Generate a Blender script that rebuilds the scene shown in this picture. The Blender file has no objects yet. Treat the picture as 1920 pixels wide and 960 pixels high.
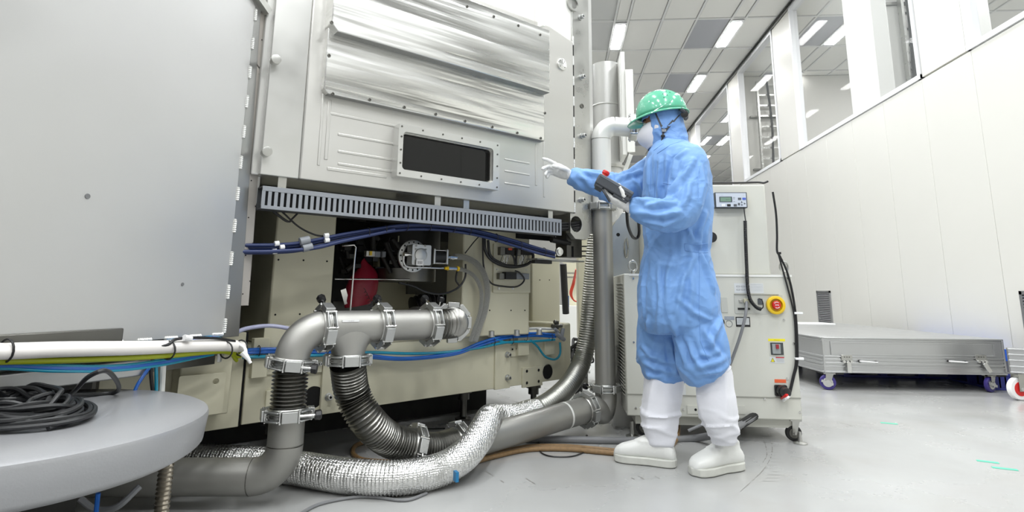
import bpy, math, random
import numpy as np
from mathutils import Vector, Matrix, noise
from mathutils.geometry import tessellate_polygon
random.seed(7)
SC = bpy.context.scene
COL = SC.collection
R = math.radians
# ---------------------------------------------------------------- camera
FP, CY, CX, PITCH, ROLL, YAW, CAMH = 1094.46, 341.5, 960.0, 0.185364, 0.0106168, -0.0807019, 0.78
_F = Vector((math.cos(PITCH)*math.sin(YAW), math.cos(PITCH)*math.cos(YAW), math.sin(PITCH)))
_R = _F.cross(Vector((0, 0, 1))).normalized()
_U = _R.cross(_F)
_R, _U = math.cos(ROLL)*_R + math.sin(ROLL)*_U, -math.sin(ROLL)*_R + math.cos(ROLL)*_U
CAM = Vector((0, 0, CAMH))
cd = bpy.data.cameras.new('camera'); cam = bpy.data.objects.new('camera', cd); COL.objects.link(cam)
cd.sensor_width = 36; cd.lens = 36*FP/1920; cd.shift_y = -(480-CY)/1920; cd.clip_start = 0.02; cd.clip_end = 200
m3 = Matrix((_R, _U, -_F)).transposed()
cam.matrix_world = Matrix.Translation(CAM) @ m3.to_4x4()
SC.camera = cam
# ---------------------------------------------------------------- world, lamps, exposure
wd = bpy.data.worlds.new('hall'); SC.world = wd; wd.use_nodes = True
bg = wd.node_tree.nodes['Background']; bg.inputs[0].default_value = (1.0, 0.995, 0.98, 1); bg.inputs[1].default_value = 0.42
SC.view_settings.view_transform = 'Standard'; SC.view_settings.look = 'None'
SC.view_settings.gamma = 1; SC.view_settings.use_curve_mapping = False
SC.view_settings.exposure = 0.22
CEIL = 5.61
def area(x, y, z, sx, sy, w, name='ceiling_lamp'):
    l = bpy.data.lights.new(name, 'AREA'); l.shape = 'RECTANGLE'; l.size = sx; l.size_y = sy; l.energy = w
    l.color = (0.97, 0.99, 1.0)
    o = bpy.data.objects.new(name, l); COL.objects.link(o); o.location = (x, y, z); return o
for ax in (-5.15, -3.1, -1.0, 1.15, 3.2):           # lamp rows of the same hall, over and behind the camera
    for ay in (-3.1, -0.45, 2.2, 4.9, 7.5):
        area(ax, ay, CEIL-0.03, 0.18, 1.15, 58 if not (ax > 3 and ay > 4) else 34)
# ---------------------------------------------------------------- pixel -> ray helpers (photo frame 1920x960)
def ray(px, py): return _F + _R*((px-CX)/FP) - _U*((py-CY)/FP)
def P3(px, py, d): return CAM + ray(px, py)*d            # point at forward distance d
def PY(px, py, Y): r = ray(px, py); return CAM + r*(Y/r.y)
def PX(px, py, X): r = ray(px, py); return CAM + r*(X/r.x)
def PZ(px, py, z=0.0): r = ray(px, py); return CAM + r*((z-CAMH)/r.z)
class Fr:
    def __init__(s, o, deg):
        a = R(deg); s.o = Vector((o[0], o[1], 0)); s.deg = deg; s.a = a
        s.X = Vector((math.cos(a), math.sin(a), 0)); s.Y = Vector((-math.sin(a), math.cos(a), 0))
    def w(s, p): return s.o + s.X*p[0] + s.Y*p[1] + Vector((0, 0, p[2]))
    def loc(s, P): d = Vector(P)-s.o; return Vector((d.dot(s.X), d.dot(s.Y), d.z))
    def pix(s, px, py, y=0.0):                            # local point on the plane local-Y = y
        r = ray(px, py); q = s.o + s.Y*y; return s.loc(CAM + r*((q-CAM).dot(s.Y)/r.dot(s.Y)))
    def pixx(s, px, py, x=0.0):
        r = ray(px, py); q = s.o + s.X*x; return s.loc(CAM + r*((q-CAM).dot(s.X)/r.dot(s.X)))
    def hz(s, px, py, z): return s.loc(PZ(px, py, z))
W = Fr((0, 0), 0)
MA = Fr(P3(1095, 405, 3.45), 42.77)                       # the big chamber's front face
LF = Fr(P3(430, 628, 2.2), 72.8)                          # the near chamber at the left
# ---------------------------------------------------------------- materials
def lin(c):
    c = [v/255 for v in c]
    return tuple((v/12.92 if v <= 0.04045 else ((v+0.055)/1.055)**2.4) for v in c) + (1,)
MATS = {}
def mat(name, c, rough=0.5, metal=0.0, bump=0.0, bscale=40.0, var=0.0, vscale=3.0, stretch=None, rvar=0.0, emit=0, alpha=1, trans=0, c2=None, spec=0.5, coat=0, aniso=0, sheen=0, det=4):
    if name in MATS: return MATS[name]
    m = bpy.data.materials.new(name); m.use_nodes = True; MATS[name] = m
    N = m.node_tree.nodes; K = m.node_tree.links; b = N['Principled BSDF']
    b.inputs['Base Color'].default_value = lin(c); b.inputs['Roughness'].default_value = rough
    b.inputs['Metallic'].default_value = metal; b.inputs['Specular IOR Level'].default_value = spec
    if coat: b.inputs['Coat Weight'].default_value = coat
    if aniso: b.inputs['Anisotropic'].default_value = aniso
    if sheen: b.inputs['Sheen Weight'].default_value = sheen
    if trans: b.inputs['Transmission Weight'].default_value = trans
    if alpha < 1: b.inputs['Alpha'].default_value = alpha
    if emit: b.inputs['Emission Color'].default_value = lin(c); b.inputs['Emission Strength'].default_value = emit
    tc = N.new('ShaderNodeTexCoord'); mp = N.new('ShaderNodeMapping'); K.new(tc.outputs['Object'], mp.inputs[0])
    if stretch: mp.inputs['Scale'].default_value = stretch
    def nz(sc, d=det):
        n = N.new('ShaderNodeTexNoise'); n.inputs['Scale'].default_value = sc; n.inputs['Detail'].default_value = d
        K.new(mp.outputs[0], n.inputs['Vector']); return n
    if var or c2:
        n = nz(vscale); rp = N.new('ShaderNodeMapRange'); rp.inputs[1].default_value = .3; rp.inputs[2].default_value = .7
        K.new(n.outputs[0], rp.inputs[0]); mx = N.new('ShaderNodeMix'); mx.data_type = 'RGBA'
        K.new(rp.outputs[0], mx.inputs[0]); a = lin(c)
        mx.inputs[6].default_value = a; mx.inputs[7].default_value = lin(c2) if c2 else tuple(v*(1-var) for v in a[:3])+(1,)
        K.new(mx.outputs[2], b.inputs['Base Color'])
    if rvar:
        n = nz(vscale*1.7); rp = N.new('ShaderNodeMapRange'); rp.inputs[1].default_value = .3; rp.inputs[2].default_value = .7
        rp.inputs[3].default_value = max(0.02, rough-rvar); rp.inputs[4].default_value = rough+rvar
        K.new(n.outputs[0], rp.inputs[0]); K.new(rp.outputs[0], b.inputs['Roughness'])
    if bump:
        n = nz(bscale); bp = N.new('ShaderNodeBump'); bp.inputs['Strength'].default_value = bump
        bp.inputs['Distance'].default_value = 0.01; K.new(n.outputs[0], bp.inputs['Height']); K.new(bp.outputs[0], b.inputs['Normal'])
    return m
def metal(name, c, rough, **k): return mat(name, c, rough, 1.0, **k)
steel = metal('brushed steel', (188, 188, 184), .32, rvar=.08, vscale=6, bump=.02, bscale=60)
steel_s = metal('satin pipe steel', (176, 175, 171), .5, rvar=.06, vscale=4, var=.12)
pipe_m = mat('matt grey pipe', (156, 155, 150), .45, .7, var=.12, vscale=3, rvar=.06)
steel_d = metal('dull dark steel', (120, 119, 114), .4, var=.2, vscale=5)
chrome = metal('bright chrome', (215, 215, 213), .18)
alu = metal('cast aluminium', (190, 191, 190), .42, bump=.05, bscale=120)
bellow_m = metal('bellows steel', (150, 149, 145), .3)
weld_m = metal('weld bead', (225, 225, 222), .3, bump=.25, bscale=220)
weldw = mat('pale weld bead', (220, 220, 217), .35, .5, bump=.3, bscale=220)
cream = mat('cream enamel', (203, 199, 176), .42, var=.04, vscale=2, rvar=.05)
cream_d = mat('cream enamel edge', (184, 180, 158), .45)
black = mat('black rubber', (20, 20, 21), .5)
blackg = mat('black gloss cable', (24, 24, 26), .32)
void = mat('black void', (6, 6, 6), .9)
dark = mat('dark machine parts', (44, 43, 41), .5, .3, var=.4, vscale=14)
greyp = mat('grey plastic', (138, 142, 148), .45)
white = mat('white enamel', (228, 228, 224), .35)
wplast = mat('white plastic', (235, 235, 235), .3)
cab_m = mat('off white cabinet enamel', (203, 203, 194), .4, var=.02, vscale=2)
blue_t = mat('blue tube', (24, 96, 186), .22, coat=.4)
cyan_t = mat('cyan tube', (20, 140, 170), .25, coat=.4)
navy = mat('navy cable', (34, 48, 92), .4)
yel = mat('yellow plastic', (228, 190, 30), .35)
redp = mat('red plastic', (200, 32, 30), .35)
# ---------------------------------------------------------------- object helpers
INFO = {}
def tag(o, label=None, cat=None, group=None, kind=None):
    if label: o['label'] = label
    if cat: o['category'] = cat
    if group: o['group'] = group
    if kind: o['kind'] = kind
    return o
def thing(name, label, cat, fr=W, at=(0, 0, 0), group=None):
    e = bpy.data.objects.new(name, None); e.empty_display_size = .1; COL.objects.link(e)
    at = Vector(at); e.location = fr.w(at); e.rotation_euler = (0, 0, fr.a)
    INFO[e] = (fr, at); return tag(e, label, cat, group)
def cr(pts, n=8, closed=False):
    """catmull-rom through points (vectors, any dimension)"""
    P = [np.array(p, float) for p in pts]
    if len(P) < 3 and not closed: return [Vector(P[0]+(P[1]-P[0])*i/n) for i in range(n+1)]
    out = []; m = len(P)
    rng = range(m if closed else m-1)
    for i in rng:
        if closed: a, b, c, d = P[(i-1) % m], P[i], P[(i+1) % m], P[(i+2) % m]
        else:
            b, c = P[i], P[i+1]; a = P[i-1] if i > 0 else 2*b-c; d = P[i+2] if i+2 < m else 2*c-b
        for j in range(n):
            t = j/n
            out.append(Vector(.5*((2*b)+(-a+c)*t+(2*a-5*b+4*c-d)*t*t+(-a+3*b-3*c+d)*t**3)))
    if not closed: out.append(Vector(P[-1]))
    return out
def resample(pts, step):
    P = [Vector(p) for p in pts]; L = [0]
    for i in range(1, len(P)): L.append(L[-1]+(P[i]-P[i-1]).length)
    n = max(2, int(round(L[-1]/step))); out = []; j = 0
    for i in range(n+1):
        s = L[-1]*i/n
        while j < len(P)-2 and L[j+1] < s: j += 1
        d = L[j+1]-L[j]; out.append(P[j].lerp(P[j+1], (s-L[j])/d if d > 1e-9 else 0))
    return out
def arc(c, a, b, n=10):
    """quarter arc from a to b about centre c"""
    c, a, b = Vector(c), Vector(a), Vector(b); u, v = a-c, b-c
    return [c + u*math.cos(t*math.pi/2/n)+v*math.sin(t*math.pi/2/n) for t in range(n+1)]
class MB:
    def __init__(s, fr=W): s.v = []; s.f = []; s.fr = fr
    def add(s, vs, fs):
        o = len(s.v); s.v += [Vector(v) for v in vs]; s.f += [tuple(i+o for i in f) for f in fs]; return s
    def box(s, x0, x1, y0, y1, z0, z1):
        vs = [(x, y, z) for x in (x0, x1) for y in (y0, y1) for z in (z0, z1)]
        return s.add(vs, [(0, 1, 3, 2), (4, 6, 7, 5), (0, 4, 5, 1), (2, 3, 7, 6), (0, 2, 6, 4), (1, 5, 7, 3)])
    def bx(s, c, size, rot=None):
        rm = rot if rot is not None else Matrix.Identity(3); c = Vector(c)
        vs = [c + rm @ Vector((x*size[0]/2, y*size[1]/2, z*size[2]/2)) for x in (-1, 1) for y in (-1, 1) for z in (-1, 1)]
        return s.add(vs, [(0, 1, 3, 2), (4, 6, 7, 5), (0, 4, 5, 1), (2, 3, 7, 6), (0, 2, 6, 4), (1, 5, 7, 3)])
    def tube(s, pts, r, seg=10, cap=True, closed=False):
        P = [Vector(p) for p in pts]; n = len(P)
        rr = r if isinstance(r, (list, tuple)) else [r]*n
        T = []
        for i in range(n):
            a = P[i-1] if (i > 0 or closed) else P[i]; b = P[(i+1) % n] if (i < n-1 or closed) else P[i]
            t = (b-a); T.append(t.normalized() if t.length > 1e-9 else Vector((0, 0, 1)))
        u = T[0].orthogonal().normalized(); vs = []; fs = []
        for i in range(n):
            u = (u - T[i]*u.dot(T[i])); u = u.normalized() if u.length > 1e-6 else T[i].orthogonal().normalized()
            w = T[i].cross(u)
            for k in range(seg):
                a = 2*math.pi*k/seg; vs.append(P[i]+(u*math.cos(a)+w*math.sin(a))*rr[i])
        m = n if closed else n-1
        for i in range(m):
            for k in range(seg):
                a, b = i*seg+k, i*seg+(k+1) % seg; c, d = ((i+1) % n)*seg+(k+1) % seg, ((i+1) % n)*seg+k
                fs.append((a, b, c, d))
        if cap and not closed: fs.append(tuple(range(seg-1, -1, -1))); fs.append(tuple((n-1)*seg+k for k in range(seg)))
        return s.add(vs, fs)
    def cyl(s, a, b, r, seg=16, r2=None): return s.tube([a, b], [r, r if r2 is None else r2], seg)
    def lathe(s, o, ax, prof, seg=20, cap=True):
        """prof: list of (dist along axis, radius)"""
        o = Vector(o); ax = Vector(ax).normalized()
        u = ax.orthogonal().normalized(); w = ax.cross(u); vs = []; fs = []
        for t, r in prof:
            for k in range(seg):
                a = 2*math.pi*k/seg; vs.append(o+ax*t+(u*math.cos(a)+w*math.sin(a))*max(r, 1e-4))
        for i in range(len(prof)-1):
            for k in range(seg):
                a, b = i*seg+k, i*seg+(k+1) % seg; fs.append((a, b, b+seg, a+seg))
        if cap: fs.append(tuple(range(seg-1, -1, -1))); fs.append(tuple((len(prof)-1)*seg+k for k in range(seg)))
        return s.add(vs, fs)
    def plate(s, poly, y0, y1, holes=(), ax='xz'):
        """polygon (with holes) in local xz extruded from y0 to y1 (ax 'xy': in xy, extruded in z; 'yz': in yz, extruded in x)"""
        def mk(p, d): return {'xz': (p[0], d, p[1]), 'xy': (p[0], p[1], d), 'yz': (d, p[0], p[1])}[ax]
        loops = [list(poly)]+[list(h) for h in holes]
        flat = [p for l in loops for p in l]; n = len(flat)
        tris = tessellate_polygon([[Vector((p[0], p[1], 0)) for p in l] for l in loops])
        vs = [mk(p, y0) for p in flat]+[mk(p, y1) for p in flat]
        fs = [tuple(t) for t in tris]+[tuple(i+n for i in reversed(t)) for t in tris]; o = 0
        for l in loops:
            k = len(l)
            for i in range(k):
                a, b = o+i, o+(i+1) % k; fs.append((a, a+n, b+n, b))
            o += k
        return s.add(vs, fs)
    def sphere(s, c, r, seg=16, rings=10, sc=(1, 1, 1)):
        c = Vector(c); vs = []; fs = []
        for i in range(rings+1):
            t = math.pi*i/rings
            for k in range(seg):
                a = 2*math.pi*k/seg
                vs.append(c+Vector((max(math.sin(t), 1e-3)*math.cos(a)*r*sc[0], max(math.sin(t), 1e-3)*math.sin(a)*r*sc[1], math.cos(t)*r*sc[2])))
        for i in range(rings):
            for k in range(seg):
                a, b = i*seg+k, i*seg+(k+1) % seg; fs.append((a, a+seg, b+seg, b))
        fs.append(tuple(range(seg-1, -1, -1))); fs.append(tuple(rings*seg+k for k in range(seg)))
        return s.add(vs, fs)
    def loft(s, rings, seg=24, pw=2.0):
        """rings: (centre, axis a vector, axis b vector)"""
        vs = []; fs = []
        for c, a, b in rings:
            c, a, b = Vector(c), Vector(a), Vector(b)
            for k in range(seg):
                t = 2*math.pi*k/seg; co, si = math.cos(t), math.sin(t)
                e = 2/pw; vs.append(c+a*(math.copysign(abs(co)**e, co))+b*(math.copysign(abs(si)**e, si)))
        n = len(rings)
        for i in range(n-1):
            for k in range(seg):
                a_, b_ = i*seg+k, i*seg+(k+1) % seg; fs.append((a_, b_, b_+seg, a_+seg))
        fs.append(tuple(range(seg-1, -1, -1))); fs.append(tuple((n-1)*seg+k for k in range(seg)))
        return s.add(vs, fs)
    def build(s, name, m, parent=None, bevel=0, smooth=True, ang=35, label=None, cat=None, group=None, kind=None, segs=2, fixn=True):
        pf, po = INFO[parent] if parent is not None else (s.fr, Vector((0, 0, 0)))
        if pf is s.fr: V = s.v
        else: V = [pf.loc(s.fr.w(v)) for v in s.v]
        A = np.array([tuple(v) for v in V]); mn, mx = A.min(0), A.max(0); c = (mn+mx)/2
        if parent is None: c[2] = mn[2]
        c = Vector(c)
        me = bpy.data.meshes.new(name); me.from_pydata([tuple(v) for v in (A-np.array(c))], [], s.f)
        if fixn:
            import bmesh
            b = bmesh.new(); b.from_mesh(me); bmesh.ops.recalc_face_normals(b, faces=b.faces); b.to_mesh(me); b.free()
        if smooth: me.shade_smooth(); me.set_sharp_from_angle(angle=R(ang))
        me.materials.append(m)
        o = bpy.data.objects.new(name, me); COL.objects.link(o)
        if parent is not None: o.parent = parent; o.location = c-po
        else: o.location = pf.w(c); o.rotation_euler = (0, 0, pf.a)
        INFO[o] = (pf, c)
        if bevel:
            md = o.modifiers.new('bevel', 'BEVEL'); md.width = bevel; md.segments = segs; md.limit_method = 'ANGLE'; md.angle_limit = R(40)
            md.harden_normals = False
        return tag(o, label, cat, group, kind)
def dup(o, name, parent, fr, at, rotm=None):
    """another object sharing the mesh, its origin at frame-local point"""
    c = bpy.data.objects.new(name, o.data); COL.objects.link(c)
    for md in o.modifiers:
        if md.type == 'BEVEL':
            n = c.modifiers.new('bevel', 'BEVEL'); n.width = md.width; n.segments = md.segments; n.limit_method = 'ANGLE'; n.angle_limit = md.angle_limit
    pf, po = INFO[parent]; at = pf.loc(fr.w(at))
    c.parent = parent; c.location = at-po; INFO[c] = (pf, at)
    if rotm is not None: c.rotation_euler = rotm
    return c
def circ(cx, cz, r, n=20): return [(cx+r*math.cos(2*math.pi*i/n), cz+r*math.sin(2*math.pi*i/n)) for i in range(n)]
def rrect(x0, x1, z0, z1, r, n=4):
    out = []
    for cx, cz, a0 in ((x1-r, z1-r, 0), (x0+r, z1-r, 90), (x0+r, z0+r, 180), (x1-r, z0+r, 270)):
        for i in range(n+1): a = R(a0+90*i/n); out.append((cx+r*math.cos(a), cz+r*math.sin(a)))
    return out
def text(name, s, size, m, parent, fr, at, face='y', ext=.0004, align='CENTER', rot=None, sx=1.0):
    """flat lettering on a local-Y facing plane, as a mesh"""
    cu = bpy.data.curves.new(name, 'FONT'); cu.body = s; cu.size = size; cu.extrude = ext; cu.align_x = align; cu.align_y = 'CENTER'; cu.resolution_u = 3
    t = bpy.data.objects.new(name, cu); COL.objects.link(t)
    me = bpy.data.meshes.new_from_object(t.evaluated_get(bpy.context.evaluated_depsgraph_get()))
    bpy.data.objects.remove(t); bpy.data.curves.remove(cu)
    me.materials.clear(); me.materials.append(m); me.name = name
    o = bpy.data.objects.new(name, me); COL.objects.link(o)
    pf, po = INFO[parent]; at = pf.loc(fr.w(at)); o.parent = parent; o.location = at-po
    o.rotation_euler = rot if rot else (math.pi/2, 0, fr.a-pf.a); return o
# ================================================================ THE HALL
ceil_w = mat('ceiling tile', (230, 230, 225), .75, var=.02, vscale=1)
grid_m = mat('ceiling grid', (206, 207, 205), .5)
filt_m = mat('grey filter panel', (172, 174, 179), .6, bump=.1, bscale=300)
wall_m = mat('wall panel', (208, 207, 201), .38, var=.015, vscale=.6, rvar=.04)
trim_m = mat('white window trim', (226, 227, 229), .35)
lampm = mat('lamp diffuser', (255, 255, 255), .5, emit=42)
# floor with worn scuffs
fm = bpy.data.materials.new('grey epoxy floor'); fm.use_nodes = True
N = fm.node_tree.nodes; K = fm.node_tree.links; b = N['Principled BSDF']
tc = N.new('ShaderNodeTexCoord')
def nzt(sc, d=5, v=None):
    n = N.new('ShaderNodeTexNoise'); n.inputs['Scale'].default_value = sc; n.inputs['Detail'].default_value = d
    K.new(v or tc.outputs['Object'], n.inputs['Vector']); return n
def mr(n, a, b_, c, d):
    q = N.new('ShaderNodeMapRange'); K.new(n.outputs[0], q.inputs[0])
    for i, x in enumerate((a, b_, c, d)): q.inputs[i+1].default_value = x
    return q
n1 = mr(nzt(.9), .35, .7, 0, 1); mx = N.new('ShaderNodeMix'); mx.data_type = 'RGBA'; K.new(n1.outputs[0], mx.inputs[0])
mx.inputs[6].default_value = lin((172, 173, 172)); mx.inputs[7].default_value = lin((160, 160, 159))
n2 = mr(nzt(2.3, 5), .5, .8, 0, .4); m2 = N.new('ShaderNodeMix'); m2.data_type = 'RGBA'; K.new(n2.outputs[0], m2.inputs[0])
K.new(mx.outputs[2], m2.inputs[6]); m2.inputs[7].default_value = lin((150, 146, 139))
mpg = N.new('ShaderNodeMapping'); mpg.inputs['Scale'].default_value = (3, 22, 1); mpg.inputs['Rotation'].default_value = (0, 0, .5); K.new(tc.outputs['Object'], mpg.inputs[0])
n3 = mr(nzt(1.0, 3, mpg.outputs[0]), .74, .78, 0, .5); m3_ = N.new('ShaderNodeMix'); m3_.data_type = 'RGBA'; K.new(n3.outputs[0], m3_.inputs[0])
K.new(m2.outputs[2], m3_.inputs[6]); m3_.inputs[7].default_value = lin((118, 116, 112)); K.new(m3_.outputs[2], b.inputs['Base Color'])
n4 = mr(nzt(1.6, 6), .3, .7, .16, .34); K.new(n4.outputs[0], b.inputs['Roughness'])
bp = N.new('ShaderNodeBump'); bp.inputs['Strength'].default_value = .06; bp.inputs['Distance'].default_value = .01
K.new(nzt(5, 3).outputs[0], bp.inputs['Height']); K.new(bp.outputs[0], b.inputs['Normal'])
MB().box(-14, 14, -6, 30, -.12, 0).build('floor', fm, kind='structure')
# ceiling: grid with tiles
LC = [1.03+2.075*i for i in range(-7, 6)]                 # light columns start here, .24 wide, then three tiles of .61
YL = [9.97+1.33*i for i in range(-12, 14)]
ceil = MB().box(-14, 14.6, -6.2, 30, CEIL+.03, CEIL+.2).build('ceiling', grid_m, kind='structure')
gb = MB()
for x in LC:
    for dx in (0, .24, .85, 1.46): gb.box(x+dx-.018, x+dx+.018, -6, 28, CEIL-.004, CEIL+.03)
for y in YL: gb.box(-14, 14, y-.018, y+.018, CEIL-.003, CEIL+.03)
gb.build('tee_grid', mat('ceiling tee bars', (218, 219, 217), .5), ceil)
proto = {}
def tile(x0, x1, y0, y1, kind):
    m = {'tile': ceil_w, 'filter': filt_m, 'strip': ceil_w}[kind]; nm = {'tile': 'ceiling_tile', 'filter': 'filter_panel', 'strip': 'infill_panel'}[kind]
    c = Vector(((x0+x1)/2, (y0+y1)/2, CEIL+.02)); k = (kind, round(x1-x0, 2), round(y1-y0, 2))
    if k in proto: return dup(proto[k], nm, ceil, W, c)
    o = MB().box(x0+.03, x1-.03, y0+.03, y1-.03, CEIL+.012, CEIL+.028).build(nm, m, ceil)
    if kind == 'filter': o['label'] = 'grey filter panel'
    proto[k] = o; return o
lp = None; cnt = {}
ORD = ('nearest', 'second', 'third', 'fourth', 'fifth', 'sixth', 'seventh', 'eighth')
ROWN = {7: 'above the wide duct and helmet', 8: 'along the right wall', 9: 'just beyond the wall windows', 10: 'farther beyond the wall windows'}
nlight = 0
for ci, x in enumerate(LC):
    if not (-4.5 < x < 9.5): continue
    for yi, y in enumerate(YL[:-1]):
        if not (7 < y < 22): continue
        if x < .5 and y < 10: continue
        lit = (round((y-9.97)/1.33) % 2 == 0)
        if lit:
            cx, cy = x+.12, y+.66
            v = Vector((cx, cy, CEIL))-CAM; qx, qy = CX+FP*v.dot(_R)/v.dot(_F), CY-FP*v.dot(_U)/v.dot(_F)
            if not (1085 < qx < 1930 and -30 < qy < 420) or ci not in ROWN or y > 21:
                area(cx, cy, CEIL-.004, .17, 1.06, 18); continue_ = True
            else:
                cnt[ci] = cnt.get(ci, 0)+1
                e = thing('ceiling_light', '%s strip light in the ceiling row %s' % (ORD[cnt[ci]-1], ROWN[ci]), 'ceiling light', W, (cx, cy, CEIL-.02), group='recessed ceiling strip lights')
                if lp is None:
                    f = MB().box(cx-.105, cx+.105, cy-.6, cy+.6, CEIL-.006, CEIL+.004).build('frame', trim_m, e)
                    d = MB().box(cx-.085, cx+.085, cy-.5, cy+.56, CEIL-.014, CEIL-.006).build('diffuser', lampm, e)
                    lp = (f, d)
                else:
                    for q in lp:
                        o = q.copy(); COL.objects.link(o); o.parent = e
        else: tile(x, x+.24, y, y+1.33, 'strip')
        for t in range(3):
            tile(x+.24+.61*t, x+.85+.61*t, y, y+1.33, 'filter' if (lit and t == 2) else 'tile')
# ---------------- right wall
XW = 3.92; PITCHP = .77; Z0 = 3.09
wr = MB().box(XW+.02, XW+.1, -6, 5.6, 0, CEIL).box(XW+.02, XW+.1, 5.6-14, 26, 0, Z0-.02)
wr = MB().box(XW+.02, XW+.1, -6, 26, 0, Z0-.05).box(XW+.02, XW+.1, 5.62, 6.30, Z0-.05, CEIL).box(XW+.02, XW+.1, 9.60, 10.36, Z0-.05, CEIL)
wr.box(XW+.02, XW+.1, 12.46, 13.25, Z0-.05, CEIL).box(XW+.02, XW+.1, 16.5, 17.2, Z0-.05, CEIL).box(XW+.02, XW+.1, 21, 26, Z0-.05, CEIL)
wr = wr.build('wall_right', wall_m, kind='structure')
pn = None
for i in range(-6, 22):
    y0 = 6.33+PITCHP*i-PITCHP
    if pn is None: pn = MB().box(XW, XW+.02, y0+.002, y0+PITCHP-.002, 0.06, Z0-.01).build('wall_panel', wall_m, wr, bevel=.002)
    else: dup(pn, 'wall_panel', wr, W, (XW+.01, y0+PITCHP/2, (Z0+.05)/2))
for y0, y1 in ((5.60, 6.33), (9.57, 10.40), (12.46, 13.25), (16.5, 17.2)):
    MB().box(XW, XW+.02, y0+.02, y1-.02, Z0+.01, CEIL-.06).build('pier_panel', wall_m, wr, bevel=.003)
MB().box(XW-.012, XW+.04, -6, 26, 0, .06).build('baseboard_right', mat('skirting', (196, 196, 192), .4), kind='structure')
MB().box(XW-.03, XW+.0, -6, 26, CEIL-.05, CEIL-.004).build('trim_1', metal('ceiling channel', (170, 171, 170), .35), kind='structure')
MB().box(XW-.05, XW-.035, -6, 26, CEIL-.03, CEIL-.004).build('trim_2', mat('dark channel gap', (40, 40, 40), .6), kind='structure')
glass = mat('window glass', (235, 240, 240), .03, alpha=.05, spec=.5)
def window(n, y0, y1):
    fr_ = MB()
    t = .05
    fr_.box(XW-.012, XW+.11, y0, y0+t, Z0, CEIL-.05).box(XW-.012, XW+.11, y1-t, y1, Z0, CEIL-.05)
    fr_.box(XW-.014, XW+.11, y0, y1, Z0, Z0+t*1.1).box(XW-.014, XW+.11, y0, y1, CEIL-.1, CEIL-.05)
    o = fr_.build('window_%d' % n, trim_m, kind='structure', bevel=.003)
    MB().box(XW+.05, XW+.056, y0+t, y1-t, Z0+t, CEIL-.1).build('pane', glass, o)
window(1, 2.4, 5.60); window(2, 6.33, 9.57); window(3, 10.40, 12.46); window(4, 13.25, 16.5); window(5, 17.2, 21.0)
# the room beyond the glass
MB().box(9.6, 9.7, -6, 24, 0, CEIL).build('wall_far_right', wall_m, kind='structure')
MB().box(4.02, 6.5, 12.92, 13.1, 0, CEIL).build('wall_beyond', wall_m, kind='structure')
colm = mat('column paint', (214, 214, 210), .45)
MB().box(4.15, 4.36, 7.57, 8.26, 0, CEIL).build('column', colm, kind='structure', bevel=.01)
MB().box(4.36, 5.9, 7.92, 8.7, 0, CEIL).build('column', colm, kind='structure', bevel=.01)
def cable_ladder(label, x0, x1, Y, z0, z1, n, cabs, WG=.08):
    e = thing('cable_ladder', label, 'cable tray', W, ((x0+x1)/2, Y, z0))
    for x in (x0, x1): MB().box(x-.018, x+.018, Y-.05, Y+.04, z0, z1).build('rail', steel, e)
    rg = None
    for i in range(n):
        z = z0+.12+(z1-z0-.2)*i/(n-1)
        if rg is None: rg = MB().box(x0, x1, Y-.02, Y+.02, z-.018, z+.018).build('rung', steel, e)
        else: dup(rg, 'rung', e, W, ((x0+x1)/2, Y, z))
    for i in range(2):
        z = z0+(z1-z0)*(.3+.42*i); MB().box(x0-.16, x1+.05, Y+.04, Y+WG, z-.02, z+.02).build('wall_bracket', steel_d, e)
    for cx_, r_ in cabs:
        MB().tube(cr([(cx_, Y-.06, z1), (cx_+.05, Y-.06, z1-(z1-z0)*.35), (cx_+.02, Y-.06, z0+.6*(z1-z0)/2), (cx_+.06, Y-.06, z0)], 6), r_, 8).build('cable', black, e)
    return e
cable_ladder('steel cable ladder with one thin black cable, seen through the glass behind the cabinet', 4.42, 4.86, 12.8, 2.6, 5.45, 12, [(4.62, .025), (4.86, .03)], .12)
cable_ladder('steel cable ladder with thick black cables beside the white column, behind the large wall window', 4.70, 5.1, 7.84, 2.6, 5.6, 13, [(4.73, .04), (4.79, .03)])
# back and left walls
MB().box(-14, 10, 26, 26.2, 0, CEIL+.1).build('wall_back', wall_m, kind='structure')
MB().box(-14.2, -14, -6, 26, 0, CEIL+.1).build('wall_left', wall_m, kind='structure')
for ay in (4.9, 7.5):
    for ax in (5.3, 7.4): area(ax, ay, CEIL-.03, .18, 1.15, 30)
# louvres low on the wall
lv_m = metal('louvre grey', (170, 171, 173), .45)
def louvre(y0, y1, z0, z1, label):
    e = thing('wall_louvre', label, 'vent grille', W, (XW, (y0+y1)/2, z0))
    MB().box(XW-.02, XW, y0, y0+.03, z0, z1).box(XW-.02, XW, y1-.03, y1, z0, z1).box(XW-.02, XW, y0, y1, z1-.03, z1).box(XW-.02, XW, y0, y1, z0, z0+.03).build('frame', lv_m, e)
    MB().box(XW-.006, XW-.001, y0+.03, y1-.03, z0+.03, z1-.03).build('backing', mat('louvre shade', (96, 97, 100), .6), e)
    b0 = None; n = 22
    for i in range(n):
        z = z0+.045+(z1-z0-.09)*i/(n-1)
        if b0 is None: b0 = MB().bx((XW-.012, (y0+y1)/2, z), (.018, y1-y0-.06, .004), Matrix.Rotation(R(-40), 3, 'Y')).build('slat', lv_m, e)
        else: dup(b0, 'slat', e, W, (XW-.012, (y0+y1)/2, z))
louvre(8.93, 9.37, .2, .84, 'narrow grey louvred vent low on the wall behind the trolley, left one')
louvre(4.95, 5.38, .2, .83, 'grey louvred vent low on the wall at the right edge of the picture')
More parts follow.
